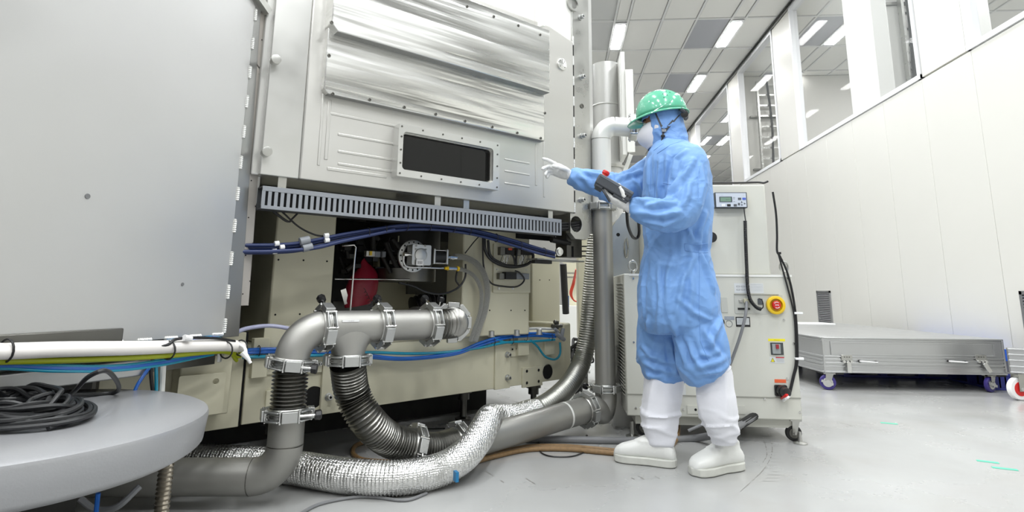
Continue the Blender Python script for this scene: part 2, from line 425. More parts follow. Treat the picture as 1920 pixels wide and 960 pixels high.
# green tape marks
tm = mat('green tape', (90, 190, 160), .5)
for i, (px, py, w_, a_, lb) in enumerate(((1667, 794, .09, -20, 'small green tape mark on the floor in front of the trolley, farthest one'), (1852, 866, .085, -25, 'green tape mark on the floor at lower right, upper of the nearest two'), (1884, 879, .095, -22, 'green tape mark on the floor at lower right, lower of the nearest two'))):
    q = PZ(px, py); MB().bx((q.x, q.y, .001), (w_, .03, .0012), Matrix.Rotation(R(a_), 3, 'Z')).build('floor_tape', tm, label=lb, cat='tape')

# scuff marks on the floor
scm = mat('scuff mark', (128, 126, 122), .5)
rnd = random.Random(4)
sc_ = MB()
for pts in ([(1437, 800), (1447, 830), (1446, 855), (1432, 880), (1412, 900), (1388, 922)], [(1430, 815), (1438, 850), (1430, 868)], [(1178, 893), (1190, 899)], [(1196, 892), (1208, 899)], [(1228, 893), (1238, 898)], [(980, 893), (1010, 912)], [(1668, 856), (1682, 857)], [(905, 880), (945, 905)], [(1570, 790), (1600, 800)]):
    P_ = resample(cr([PZ(a, b_) for a, b_ in pts], 6), .03)
    for p, q in zip(P_, P_[1:]):
        if rnd.random() < .72:
            d = (q-p); n_ = Vector((-d.y, d.x, 0)).normalized()*rnd.uniform(.0012, .004); sc_.add([p+n_+Vector((0, 0, .0006)), p-n_+Vector((0, 0, .0006)), q-n_*.4+Vector((0, 0, .0006)), q+n_*.4+Vector((0, 0, .0006))], [(0, 1, 2, 3)])
    for k in range(3):
        p = P_[0].lerp(P_[-1], rnd.random())
for t in range(16):
    a = PZ(1432+rnd.uniform(-4, 16), 812+t*6); d = Vector((rnd.uniform(.03, .07), rnd.uniform(-.004, .004), 0)); n_ = Vector((0, .0016, 0)); z = Vector((0, 0, .0006)); sc_.add([a+n_+z, a-n_+z, a+d-n_*.3+z, a+d+n_*.3+z], [(0, 1, 2, 3)])
fl_o = bpy.data.objects['floor']; sc_.build('scuff_marks', scm, fl_o, fixn=True); bpy.data.objects['scuff_marks']['kind'] = 'stuff'
# ================================================================ PROCESS CHAMBER (frame MA: x along the face, y into the machine)
steel_w = mat('pale satin steel sheet', (208, 208, 205), .34, .8, rvar=.06, vscale=2.5, bump=.02, bscale=8)
plate_m = metal('milled aluminium plate', (226, 226, 223), .3)
def milled(m, sx, sz, st, dist, ra=.16, rb=.42):
    N = m.node_tree.nodes; K = m.node_tree.links; b = N['Principled BSDF']; tc = N.new('ShaderNodeTexCoord')
    mp = N.new('ShaderNodeMapping'); mp.inputs['Scale'].default_value = (sx, 1, sz); mp.inputs['Rotation'].default_value = (0, R(3), 0); K.new(tc.outputs['Object'], mp.inputs[0])
    n = N.new('ShaderNodeTexNoise'); n.inputs['Scale'].default_value = 1; n.inputs['Detail'].default_value = 2; n.inputs['Distortion'].default_value = .25; K.new(mp.outputs[0], n.inputs['Vector'])
    mp2 = N.new('ShaderNodeMapping'); mp2.inputs['Scale'].default_value = (sx*2.2, 1, sz*5); K.new(tc.outputs['Object'], mp2.inputs[0])
    n2 = N.new('ShaderNodeTexNoise'); n2.inputs['Scale'].default_value = 1; n2.inputs['Detail'].default_value = 1; K.new(mp2.outputs[0], n2.inputs['Vector'])
    ad = N.new('ShaderNodeMath'); ad.operation = 'MULTIPLY_ADD'; ad.inputs[1].default_value = .12; K.new(n2.outputs[0], ad.inputs[0]); K.new(n.outputs[0], ad.inputs[2])
    bp = N.new('ShaderNodeBump'); bp.inputs['Strength'].default_value = st; bp.inputs['Distance'].default_value = dist
    K.new(ad.outputs[0], bp.inputs['Height']); K.new(bp.outputs[0], b.inputs['Normal'])
    q = N.new('ShaderNodeMapRange'); q.inputs[1].default_value = .35; q.inputs[2].default_value = .65; q.inputs[3].default_value = ra; q.inputs[4].default_value = rb
    K.new(n.outputs[0], q.inputs[0]); K.new(q.outputs[0], b.inputs['Roughness'])
milled(plate_m, .8, 9, .55, .02)
face_m = metal('satin steel door face', (204, 203, 199), .36); milled(face_m, .7, 4, .3, .012, .4, .52)
X_ = lambda px, py, y=0: MA.pix(px, py, y).x
Z_ = lambda px, py, y=0: MA.pix(px, py, y).z
ch = thing('vacuum_chamber', 'large brushed steel process chamber with a small dark viewing window', 'machine', MA, (-.9, .6, 1.08))
MB(MA).box(-1.86, -.08, .03, 1.5, 1.233, 3.3).build('chamber_body', steel_w, ch, bevel=.008)
MB(MA).box(-1.83, -1.675, 0, .04, 1.233, 3.3).build('side_flange', steel_w, ch, bevel=.004)
MB(MA).plate([(-1.675, 1.233), (-.08, 1.233), (-.08, 2.296), (-.27, 2.34), (-1.675, 2.34)], -.004, .03).build('door_face', face_m, ch, bevel=.006)
MB(MA).plate([(-.1, 1.12), (-.06, 1.085), (.03, 1.085), (.075, 1.13), (.075, 3.4), (-.072, 3.4), (-.072, 1.233), (-.1, 1.233)], .012, .05, holes=[circ(-.052, 1.172, .047)]).build('end_flange', steel, ch, bevel=.003)
MB(MA).box(.075, .12, .03, 1.5, 1.13, 3.4).build('flange_side', steel_w, ch)
MB(MA).box(-.3, .0, .25, .27, 1.09, 1.233).build('hole_backing', void, ch)
b0 = MB(MA).plate([(-1.83, 2.3), (-.3, 2.3), (-.072, 2.3), (-.072, 3.3), (-1.83, 3.3)], .02, .03).build('upper_sheet', white, ch)
# slot edge and raised bead near the window band
def rib(x0, x1, z0, z1, t=.0028): return MB(MA).box(x0, x1, -.004-t, .0, z0, z1).build('pressed_rib', face_m, ch, bevel=t*.9, segs=3)
for (xa, za, xb, zb) in ((618, 229, 742, 238), (632, 262, 742, 272), (632, 292, 742, 302), (632, 318, 742, 324)):
    rib(X_(xa, za), X_(xb, zb), Z_(xb, zb)-.004, Z_(xb, zb)+.008)
rib(X_(612, 225), X_(612, 225)+.016, 1.33, 1.6); rib(X_(600, 225), X_(600, 225)+.012, 1.3, 1.62); rib(-1.56, -1.28, 1.285, 1.3)
for za in (300, 322, 345): rib(X_(945, za), X_(992, za), Z_(945, za), Z_(945, za)+.009)
rib(X_(1003, 300), X_(1003, 300)+.014, 1.36, 1.6); rib(X_(1018, 300), X_(1018, 300)+.012, 1.3, 1.62)
# two overlapping milled cover plates
y1, y2 = -.085, -.038
pA = [(X_(619, 62, y1), 1.94), (X_(628, 52, y1), 1.925), (X_(1032, 172, y1), 1.925), (X_(1032, 172, y1), 2.3), (X_(619, 62, y1), 2.3)]
x0 = X_(621, 60, y1); xr = X_(1031, 172, y1); zb = (Z_(628, 58, y1)+Z_(1030, 172, y1))/2
MB(MA).plate([(x0, zb+.03), (x0+.03, zb), (xr, zb), (xr, zb+.375), (x0, zb+.375)], y1, 0).build('cover_plate', plate_m, ch, bevel=.004)
x02 = X_(607, 172, y2); xr2 = X_(1021, 265, y2); zb2 = (Z_(607, 172, y2)+Z_(1020, 265, y2))/2
MB(MA).plate([(x02, zb2+.02), (x02+.02, zb2), (xr2, zb2), (xr2, zb+.4), (x02, zb+.4)], y2, 0).build('cover_plate', plate_m, ch, bevel=.004)
pem = mat('shaded plate edge', (142, 142, 139), .5, .4)  # darker strips paint the shade on the cover plates' undersides
MB(MA).box(x0+.03, xr, y1+.003, -.002, zb-.0015, zb+.001).build('plate_edge_shade', pem, ch)
MB(MA).box(x02+.02, xr2, y2+.003, -.002, zb2-.0015, zb2+.001).build('plate_edge_shade', pem, ch)
scr = MB(MA).lathe((0, 0, 0), (0, -1, 0), [(-.002, .008), (.002, .008), (.003, .0065), (.003, .0035), (.0, .003)], 10).build('screw', steel_d, ch)
first = [True]
def screw(px, py, y, sc=1.0, m=None):
    p = MA.pix(px, py, y); o = dup(scr, 'screw', ch, MA, (p.x, y, p.z)); o.scale = (sc,)*3; return o
for px, py in ((624, 176), (693, 187), (758, 201), (817, 214), (872, 227), (923, 238), (970, 249), (1014, 259), (1022, 212), (617, 104)): screw(px, py, y2-.001)
for px, py in ((622, 42), (876, 12), (926, 31), (972, 48), (1013, 65)): screw(px, py, y1-.001)
# viewing window
yw = -.06
wx0, wx1 = X_(749, 229, yw), X_(937, 268, yw); wz1, wz0 = Z_(748, 230, yw), Z_(748, 330, yw)
gx0, gx1 = X_(757, 246, yw), X_(925, 300, yw); gz1_, gz0_ = Z_(757, 246, yw), Z_(757, 318, yw)
MB(MA).plate(rrect(wx0, wx1, wz0, wz1, .004), yw, 0, holes=[rrect(gx0, gx1, gz0_, gz1_, .018)]).build('window_frame', steel_w, ch, bevel=.002)
MB(MA).plate(rrect(gx0-.005, gx1+.005, gz0_-.005, gz1_+.005, .01), yw+.035, yw+.04).build('window_glass', mat('dark viewing glass', (7, 8, 8), .04, spec=.35), ch)
MB(MA).plate(rrect(gx0-.002, gx1+.002, gz0_-.002, gz1_+.002, .02), yw+.02, yw+.034, holes=[rrect(gx0+.006, gx1-.006, gz0_+.006, gz1_-.006, .018)]).build('inner_seal', steel, ch)
for i in range(6):
    for z in (wz1-.014, wz0+.014):
        o = dup(scr, 'screw', ch, MA, (wx0+.014+(wx1-wx0-.028)*i/5, yw-.001, z)); o.scale = (.6,)*3
for i in range(1, 4):
    for x in (wx0+.014, wx1-.014):
        o = dup(scr, 'screw', ch, MA, (x, yw-.001, wz0+(wz1-wz0)*i/4)); o.scale = (.6,)*3
# weld seam and stitches
MB(MA).box(-.082, -.073, -.002, .012, 1.233, 2.3).build('seam', void, ch)
def stitch(fr, a, b, r, parent, name='weld_bead', m=None):
    a, b = Vector(a), Vector(b); n = 14; pts = [a.lerp(b, i/n) for i in range(n+1)]
    rr = [r*(.35 if i in (0, n) else (1.0 if i % 2 else .78)) for i in range(n+1)]
    return MB(fr).tube(pts, rr, 6).build(name, m or weldw, parent)
for i in range(9):
    z = 1.235+i*.13; stitch(MA, (-.078, .0, z-.0), (-.078, .0, z+.062), .0075, ch)
def capbolt(fr, p, d, r, parent, m=None):
    o = MB(fr).lathe(p, d, [(-.004, r*1.45), (r*.35, r*1.45), (r*.4, r), (r*2.1, r), (r*2.2, r*.9), (r*2.2, r*.5), (r*1.5, r*.5)], 14, cap=False).build('cap_bolt', m or alu, parent); return o
for px, py in ((1088, 33), (1090, 145), (1092, 255), (1090, 375)):
    p = MA.pix(px, py, .01); capbolt(MA, p, (0, -1, 0), .013, ch)
p = MA.pix(1091, 199, .011); MB(MA).lathe(p, (0, -1, 0), [(0, .015), (.003, .015), (.003, .011), (.001, .011), (.001, .001)], 16).build('plugged_hole', steel_d, ch)
for px, py in ((513, 116), (496, 287)):
    p = MA.pix(px, py, 0); MB(MA).lathe((p.x, 0, p.z), (0, -1, 0), [(0, .017), (.022, .017), (.022, .02), (.04, .02), (.041, .015)], 16).build('stud', steel, ch)
p = MA.pix(1052, 121, 0); MB(MA).lathe((p.x, -.004, p.z), (0, -1, 0), [(0, .036), (.008, .036), (.009, .034), (.009, .001)], 28).build('blank_disc', plate_m, ch)
for k in range(4):
    a = R(45+90*k); o = dup(scr, 'screw', ch, MA, (p.x+.026*math.cos(a), -.014, p.z+.026*math.sin(a))); o.scale = (.4,)*3
p = MA.pix(1073, 8, .018); MB(MA).lathe((p.x, .012, p.z), (0, -1, 0), [(0, .05), (.008, .05), (.008, .036), (-.03, .036), (-.03, .001)], 24).build('port_ring', steel, ch)
MB(MA).box(-.37, -.35, -.05, .03, 2.3, 2.46).build('rib_plate', white, ch)
# underside
for x in (-1.5, -.75, -.3):
    MB(MA).lathe((x, .35, 1.235), (0, 0, -1), [(0, .02), (.05, .02), (.06, .015)], 12).build('adjuster', alu, ch)
# ---------------- near chamber at the left (frame LF)
lc = thing('side_chamber', 'tall plain grey metal box with stitch-welded edges at the left', 'machine', LF, (-.5, .5, .6))
sheet = mat('dull grey metal sheet', (192, 192, 191), .38, .6, rvar=.07, vscale=1.6, var=.06, bump=.03, bscale=3)
lx1 = LF.pix(470, 0).x
MB(LF).plate([(-1.9, .615), (-.028, .61), (-.028, 1.93), (-.09, 1.99), (-.09, 3.2), (-1.9, 3.2)], 0, .03).build('front_sheet', sheet, lc, bevel=.002)
MB(LF).box(-1.9, -.03, .03, 1.2, .62, 3.2).build('box_body', sheet, lc)
MB(LF).plate([(-.028, .6), (.051, .6), (.005, 1.95), (-.005, 3.2), (-.09, 3.2), (-.09, 1.99), (-.028, 1.93)], .004, .06).build('edge_bar', mat('edge bar', (158, 158, 156), .32, .8), lc, bevel=.002)
MB(LF).bx((-.03, -.01, 1.965), (.14, .03, .03), Matrix.Rotation(R(32), 3, 'Y')).build('corner_bar', steel, lc)
zb_ = LF.pix(455, 573, .02).z
strip_m = mat('warm grey painted strip', (176, 171, 165), .42, .2)
zs1, zs2 = 1.70, 1.66
MB(LF).plate([(.050, zb_), (.094, zb_), (.072, zs2-.004), (.0155, zs1-.004)], .014, .05).build('cover_strip', strip_m, lc, bevel=.001)
MB(LF).plate([(.015, zs1+.004), (.0715, zs2+.004), (.062, 1.95), (.055, 3.2), (-.01, 3.2), (.005, 1.95)], .014, .05).build('cover_strip', strip_m, lc, bevel=.001)
MB(LF).plate([(.0845, 1.12), (.097, 1.12), (.1, 1.95), (.1, 3.2), (.055, 3.2), (.0625, 1.95)], .017, .3).build('edge_strip', white, lc, bevel=.001)
for i in range(9):
    for xx in (.058, .088):
        MB(LF).lathe((xx-.032*i/9, .013, .76+i*.15+.05*(xx > .08)), (0, -1, 0), [(0, .0028), (.001, .0028)], 8).build('hole_plug', void, lc)
for i in range(11):
    z = .615+i*.125; stitch(LF, (-.026, -.001, z), (-.026, -.001, z+.055), .008, lc, m=weldw)
for i in range(6):
    x = -.03-i*.095; stitch(LF, (x, -.001, .612), (x-.05, -.001, .613), .008, lc, m=weldw)
MB(LF).box(-1.9, -.42, -.012, .03, .60, LF.pix(225, 615).z).build('lower_rail', steel_d, lc, bevel=.004)
for px, py, r_ in ((164, 368, .0085), (342, 533, .006)):
    p = LF.pix(px, py); MB(LF).lathe((p.x, -.0005, p.z), (0, -1, 0), [(0, r_), (.0015, r_*.9)], 20).build('plug', mat('plug grey', (120, 121, 122), .5, .5), lc)
# dark support under it
MB(LF).box(-2, .0, .06, .7, .5, .61).build('support_beam', steel_d, lc)
for (za, zb2_, y_, m_) in ((.60, .575, .03, sheet), (.55, .5, .05, sheet)):
    MB(LF).box(-2, -.3, y_-.04, y_+.3, zb2_, za).build('ledge', m_, lc, bevel=.004)
# ================================================================ MACHINE BASE AND COLUMNS
BF = Fr(MA.w((-1.76, .25, 0)), 48.5)
mb_ = thing('machine_frame', 'cream painted steel base frame with columns under the large chamber', 'machine frame', BF, (1, .4, .229))
ZB, ZT = .229, .53
hole1 = BF.pix(588, 745); hole2 = BF.pix(1027, 697)
MB(BF).plate([(.012, ZB), (2.05, ZB), (2.05, ZT), (.012, ZT)], 0, .03, holes=[circ(hole1.x, hole1.z, .047), circ(hole2.x, hole2.z, .042)]).build('front_beam', cream, mb_, bevel=.003)
MB(BF).box(.012, 2.05, .0, .55, ZT-.012, ZT).build('deck', cream, mb_, bevel=.003)
MB(BF).box(2.02, 2.1, .0, 1.2, ZB, ZT+.05).build('end_beam', cream, mb_, bevel=.012)
MB(BF).box(.012, 2.05, .3, .34, ZB, ZT-.02).build('inner_web', void, mb_)
MB(BF).box(-.5, .0, .0, .05, ZB-.005, .6).build('front_beam', cream, mb_, bevel=.003)
MB(BF).box(.0, .012, .01, .05, ZB, .6).build('gap_strip', void, mb_)
def bpl(x0, x1, z0, z1, t, name='bolt_plate', m=cream, bv=.002):
    return MB(BF).box(x0, x1, -t, .001, z0, z1).build(name, m, mb_, bevel=bv)
def bq(px, py): p = BF.pix(px, py, -.01); return p.x, p.z
def bprect(pa, pb, t, name='bolt_plate', m=cream):
    a, b = bq(*pa), bq(*pb); return bpl(a[0], b[0], b[1], a[1], t, name, m)
bprect((929, 640), (956, 727), .012); bprect((980, 690), (1017, 722), .012); bprect((968, 612), (988, 665), .03, 'bracket')
bprect((1020, 640), (1038, 664), .02, 'bracket'); bprect((956, 648), (972, 668), .008)
bprect((606, 675), (638, 772), .015); bprect((580, 660), (603, 698), .012); bprect((474, 634), (497, 706), .03, 'bracket')
bprect((500, 733), (520, 775), .012); bprect((497, 612), (540, 700), .008)
def bbolt(px, py, r_, m=None):
    p = BF.pix(px, py, -.014); return capbolt(BF, p, (0, -1, 0), r_, mb_, m)
for px, py in ((951, 665), (951, 708)): bbolt(px, py, .012)
bbolt(615, 744, .012)
def bdot(px, py, r_, y=-.0135):
    p = BF.pix(px, py, y); MB(BF).lathe(p, (0, -1, 0), [(0, r_), (.0006, r_)], 14).build('bolt_hole', void, mb_)
for px, py in ((988, 696), (1010, 694), (988, 718), (1010, 715)): bdot(px, py, .009)
for px, py in ((961, 655), (969, 654)): bdot(px, py, .006)
for px, py in ((588, 683), (600, 682)): capbolt(BF, BF.pix(px, py, -.012), (0, -1, 0), .007, mb_)
for h in (hole1, hole2): MB(BF).tube([(h.x, 0, h.z), (h.x, .12, h.z)], .048, 20).build('hole_liner', void, mb_)
# left cream block with bolts and foot plate
p0, p1 = BF.pix(335, 668, -.06), BF.pix(418, 800, -.06)
MB(BF).box(p0.x, p1.x, -.1, 0, .3, .53).build('corner_block', cream, mb_, bevel=.006)
MB(BF).box(p0.x-.05, p1.x+.02, -.12, .0, .53, .555).build('corner_block_cap', cream, mb_, bevel=.003)
p = BF.pix(392, 715, -.12); MB(BF).plate(rrect(p.x-.11, p.x+.055, p.z-.12, p.z+.03, .008), -.135, -.125, holes=[circ(p.x+.02, p.z, .011)]).build('foot_plate', cream, mb_, bevel=.001)
for px, py in ((338, 697), (412, 687)):
    p = BF.pix(px, py, -.11); MB(BF).lathe((p.x, -.08, .53), (0, 0, -1), [(0, .026), (.008, .026), (.008, .022), (.032, .022), (.034, .018)], 18).build('cap_bolt', alu, mb_)
# columns (frame MA)
colp = MA.pix
def column(x0, x1, y0, y1_, z0, z1, m=cream, nm='column'): return MB(MA).box(x0, x1, y0, y1_, z0, z1).build(nm, m, mb_, bevel=.008)
cA0, cA1 = colp(512, 500, .33).x, colp(626, 500, .33).x
column(cA0, cA1, .33, .9, ZT, 1.232)
cB0, cB1 = colp(868, 500, .33).x, colp(993, 500, .33).x
column(cB0, cB1, .33, .5, ZT, 1.2)
cC0, cC1 = colp(998, 520, .75).x, colp(1050, 520, .75).x
column(cC0, cC1, .75, 1.1, ZT, 1.05)
MB(MA).box(cA0-.1, cA0+.55, .25, .33, 1.15, 1.225).build('cross_beam', cream_d, mb_)
MB(MA).box(cB0-.3, cB1+.03, .25, .33, 1.13, 1.215).build('cross_beam', cream_d, mb_)
sc2 = MB(MA).lathe((0, 0, 0), (0, -1, 0), [(0, .0045), (.0008, .0045)], 8).build('hole_plug', void, mb_); 
first_ = True
for px, py in ((522, 487), (569, 488), (613, 490), (516, 590), (562, 589), (918, 582), (958, 582), (984, 582), (925, 460), (1012, 525), (1030, 525)):
    p = colp(px, py, .33 if px < 995 else .75); dup(sc2, 'hole_plug', mb_, MA, (p.x, p.y-.001, p.z))
for px, py in ((918, 600), (965, 600), (1007, 597)):
    p = colp(px, py, .3); MB(MA).lathe((p.x, .28, ZT), (0, 0, 1), [(0, .02), (.005, .02), (.005, .016), (.032, .016), (.034, .012), (.034, .007), (.02, .007)], 14, cap=False).build('cap_bolt', alu, mb_)
# dark panels added behind to block light and keep the interior dark
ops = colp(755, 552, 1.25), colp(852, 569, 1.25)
MB(MA).plate([(-2.0, ZB), (.05, ZB), (.05, .5), (-.1, 1.23), (-2.0, 1.23)], 1.25, 1.27, holes=[[(ops[0].x, ops[1].z), (ops[1].x, ops[1].z), (ops[1].x, ops[0].z), (ops[0].x, ops[0].z)]]).build('rear_light_block', dark, mb_)
MB(MA).box(-2.02, -2.0, .3, 1.3, .1, 1.23).build('side_light_block', dark, mb_)
q0, q1 = colp(705, 545, 1.0), colp(775, 640, 1.0)
MB(MA).box(q0.x, q1.x, 1.0, 1.1, .5, 1.0).build('column', cream_d, mb_)
q0, q1 = colp(765, 520, .9), colp(850, 552, .9)
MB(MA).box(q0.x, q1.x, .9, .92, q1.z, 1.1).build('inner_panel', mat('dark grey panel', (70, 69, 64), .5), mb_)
MB(MA).box(-2.0, .0, .95, 1.4, 0, .2).build('floor_shade_block', dark, mb_)  # added low dark block, hides the lit floor behind the base
# feet
for px, py in ((917, 760), (560, 820), (1058, 735)):
    f = BF.loc(P3(px, py, 1)); 
for x, y in ((.25, .25), (1.48, .35), (1.95, .2), (-.3, .2)):
    MB(BF).lathe((x, y, 0), (0, 0, 1), [(0, .05), (.012, .05), (.02, .025), (.03, .02), (.12, .02), (.12, .035), (.16, .035), (.16, .05), (ZB+.01, .05)], 18).build('levelling_foot', steel_d, mb_)
# ---------------- slotted wiring duct
dk = thing('wiring_duct', 'grey slotted plastic wiring duct running under the large chamber', 'cable duct', MA, (-1, .03, 1.095))
dx0, dx1 = -1.815, -.185
MB(MA).box(dx0, dx1, -.004, .002, 1.167, 1.187).build('duct_lid', greyp, dk, bevel=.001)
MB(MA).box(dx0, dx1, -.004, .002, 1.095, 1.109).build('duct_base', greyp, dk, bevel=.001)
MB(MA).box(dx0, dx1, .002, .07, 1.182, 1.188).box(dx0, dx1, .002, .07, 1.095, 1.1).box(dx0, dx1, .066, .07, 1.1, 1.182).build('duct_back', mat('duct inside', (60, 62, 65), .6), dk)
nf = 67; f0 = None
for i in range(nf):
    x = dx0+.006+(dx1-dx0-.012)*i/(nf-1)
    if f0 is None: f0 = MB(MA).box(x-.0068, x+.0068, -.003, .001, 1.107, 1.169).build('duct_finger', greyp, dk)
    else: dup(f0, 'duct_finger', dk, MA, (x, -.001, 1.138))
for px in (523, 818, 872, 1030):
    x = MA.pix(px, 400, .03).x; MB(MA).box(x-.017, x+.017, .02, .024, 1.18, 1.24).build('hanger', steel, dk)
# ---------------- near grey round lid with coil of cable
lid = thing('metal_disc', 'large round grey metal lid on a threaded stand in the left foreground', 'lid', W, (-1.38, 1.39, .36))
prof = [(0, .445), (.012, .465), (.02, .472), (.085, .48), (.094, .477), (.1, .465), (.101, .3), (.101, .001)]
lidm = mat('cast grey lid', (162, 163, 166), .32, .3, bump=.06, bscale=180, var=.08, vscale=3)
MB().lathe((-1.38, 1.39, .36), (0, 0, 1), prof, 72).build('lid_disc', lidm, lid)
sx_, sy_ = PZ(309, 900, .25).x, PZ(309, 900, .25).y
pp = []
for i in range(60): pp.append((.0+i*.006, .017 if i % 2 else .0205))
MB().lathe((sx_, sy_, 0.0), (0, 0, 1), pp[:56], 18).build('threaded_rod', metal('worn brass grey', (150, 142, 128), .35), lid)
MB().tube([(sx_, sy_, .325), (sx_, sy_, .362)], .036, 6).build('hex_nut', cream, lid)
for a in (120, 240, 200):
    x, y = -1.38+.35*math.cos(R(a)), 1.39+.35*math.sin(R(a)); MB().cyl((x, y, 0), (x, y, .362), .018, 12).build('stand_leg', steel_d, lid)
coilm = mat('black cable jacket', (30, 31, 33), .42)
rnd = random.Random(3); pts = []
for k in range(17):
    rx = .27-.009*k*rnd.uniform(.6, 1.2); ry = .12-.004*k
    ph = rnd.uniform(-.3, .3); cx_ = -1.33+rnd.uniform(-.03, .03); cy_ = 1.42+rnd.uniform(-.02, .02)
    for j in range(10):
        a = 2*math.pi*j/10
        u = rx*math.cos(a); v = ry*math.sin(a)
        pts.append((cx_+u*.72+v*.6-.0, cy_-u*.45+v*.9, .468+.0035*k*rnd.uniform(.4, 1)+.006*abs(math.sin(a*2+k))))
coil = MB().tube(cr(pts, 5), .0058, 7).build('cable_coil', coilm, label='loose coil of black cable lying on the round grey lid', cat='cable')
a_ = PZ(120, 745, .47); b_ = P3(168, 705, 1.45); c_ = P3(205, 698, 1.5); d_ = PZ(218, 735, .47)
loop = MB().tube(cr([(a_.x-.1, a_.y-.05, .475), a_, b_, c_, d_, (d_.x-.08, d_.y-.1, .475)], 8), .006, 8).build('cable_loop', coilm, label='single black cable arching up behind the coil on the round lid', cat='cable')
# ---------------- bundle of white / yellow-green / blue hoses under the side chamber
bd = thing('hose_bundle', 'bundle of white, green-yellow and blue hoses tied along the bottom of the side chamber', 'hoses', LF, (-.5, -.06, .56))
def hose(name, pts, r, m, parent, seg=10, n=8, fr=W): return MB(fr).tube(cr(pts, n), r, seg).build(name, m, parent, ang=80)
wm = mat('white sleeve', (224, 220, 216), .35); gy_ = mat('green yellow tube', (150, 160, 20), .35)
def LP(px, py, y): return LF.w(LF.pix(px, py, y))
hose('white_hose', [LP(-120, 661, -.1), LP(0, 661, -.1), LP(120, 657, -.1), LP(260, 654, -.1), LP(360, 650, -.09), (LP(420, 649, -.08)), LP(452, 651, -.07)], .0185, wm, bd)
hose('white_hose', [LP(-120, 656, -.08), LP(0, 655, -.08), LP(120, 651, -.08), LP(260, 649, -.08), LP(360, 646, -.08), LP(430, 645, -.07), LP(456, 650, -.07)], .016, wm, bd)
hose('green_hose', [LP(-120, 682, -.09), LP(0, 678, -.09), LP(150, 675, -.09), LP(300, 668, -.09), LP(420, 659, -.07), LP(448, 668, -.06), LP(452, 655, -.06)], .0085, gy_, bd)
hose('green_hose', [LP(-120, 676, -.08), LP(0, 673, -.08), LP(150, 671, -.08), LP(300, 666, -.08), LP(420, 660, -.07), LP(444, 676, -.05)], .007, gy_, bd)
for k, (dy, c_) in enumerate(((0, cyan_t), (5, blue_t), (9, cyan_t), (3, blue_t))):
    hose('blue_hose', [LP(-120, 690+dy, -.07), LP(0, 682+dy, -.07), LP(100, 685+dy*1.2, -.08), LP(210, 686+dy, -.08), LP(300, 676+dy, -.07), LP(400, 660+dy/2, -.05)], .0045, c_, bd)
for k in range(6):
    hose('blue_hose', [LP(270, 655, -.04), LP(350, 641-k*.8, -.04+.008*k), LP(400, 637-k, -.04+.008*k), LP(440, 640+k, -.03), LP(455, 650+k*2, -.03)], .0045, (navy, blue_t, cyan_t)[k % 3], bd)
hose('black_cable', [LP(250, 655, -.1), LP(310, 648, -.11), LP(335, 635, -.1), LP(400, 634, -.09), LP(440, 640, -.08)], .005, blackg, bd)
p = LP(345, 633, -.11); q = LP(358, 635, -.11); MB().tube([p, q], [.010, .009], 10).build('connector', wplast, bd)
for px in (12, 316, 424, 452):
    c1 = LF.pix(px, 655 if px < 440 else 651, -.09); 
    MB(LF).tube([(c1.x, c1.y+.03*math.cos(a*math.pi/8), c1.z-.003+.028*math.sin(a*math.pi/8)) for a in range(16)], .0028, 6, closed=True).build('cable_tie', black, bd)
for k, (pp_, m_) in enumerate((([(330, 662), (290, 680), (262, 715), (250, 740)], blue_t), ([(292, 672), (293, 700), (293, 740)], cyan_t), ([(285, 672), (283, 700), (287, 740)], black))):
    hose('drop_hose', [LP(a, b, .0) for a, b in pp_], .0055, m_, bd)
MB().tube([LP(307, 668, .0), LP(303, 740, .0)], .009, 10).build('grey_rod', white, bd)
# white connector end pieces by the elbow
hose('white_plug_lead', [P3(438, 640, 2.15), P3(458, 652, 2.12), P3(462, 668, 2.1), P3(470, 681, 2.1)], .006, wplast, bd)
MB().tube([P3(455, 660, 2.1), P3(468, 676, 2.1)], [.013, .006], 10).build('plug', wplast, bd)
# violet hose that arches behind the elbow
MB().tube(cr([P3(437, 626, 2.3), P3(462, 616, 2.35), P3(500, 611, 2.42), P3(532, 614, 2.45), P3(560, 622, 2.5)], 6), .0085, 10).build('translucent_hose', mat('violet translucent tube', (176, 178, 205), .25), label='pale violet hose arching behind the left pipe elbow', cat='hose')
# machine bulk added behind, down to the floor, to cut light under it
MB(MA).box(-3.6, .05, 1.45, 3.6, 0, 3.3).build('rear_shade_bulk', mat('rear bulk grey', (120, 119, 112), .5), label='grey rear bulk added behind the base frame to darken the space under it', cat='machine')
MB(LF).box(-2.2, -.32, .25, 1.3, 0, .5).build('lower_shade_bulk', dark, label='dark block added under the side chamber behind the round lid for shade', cat='machine')  # added dark block that keeps the gap under the side chamber dark
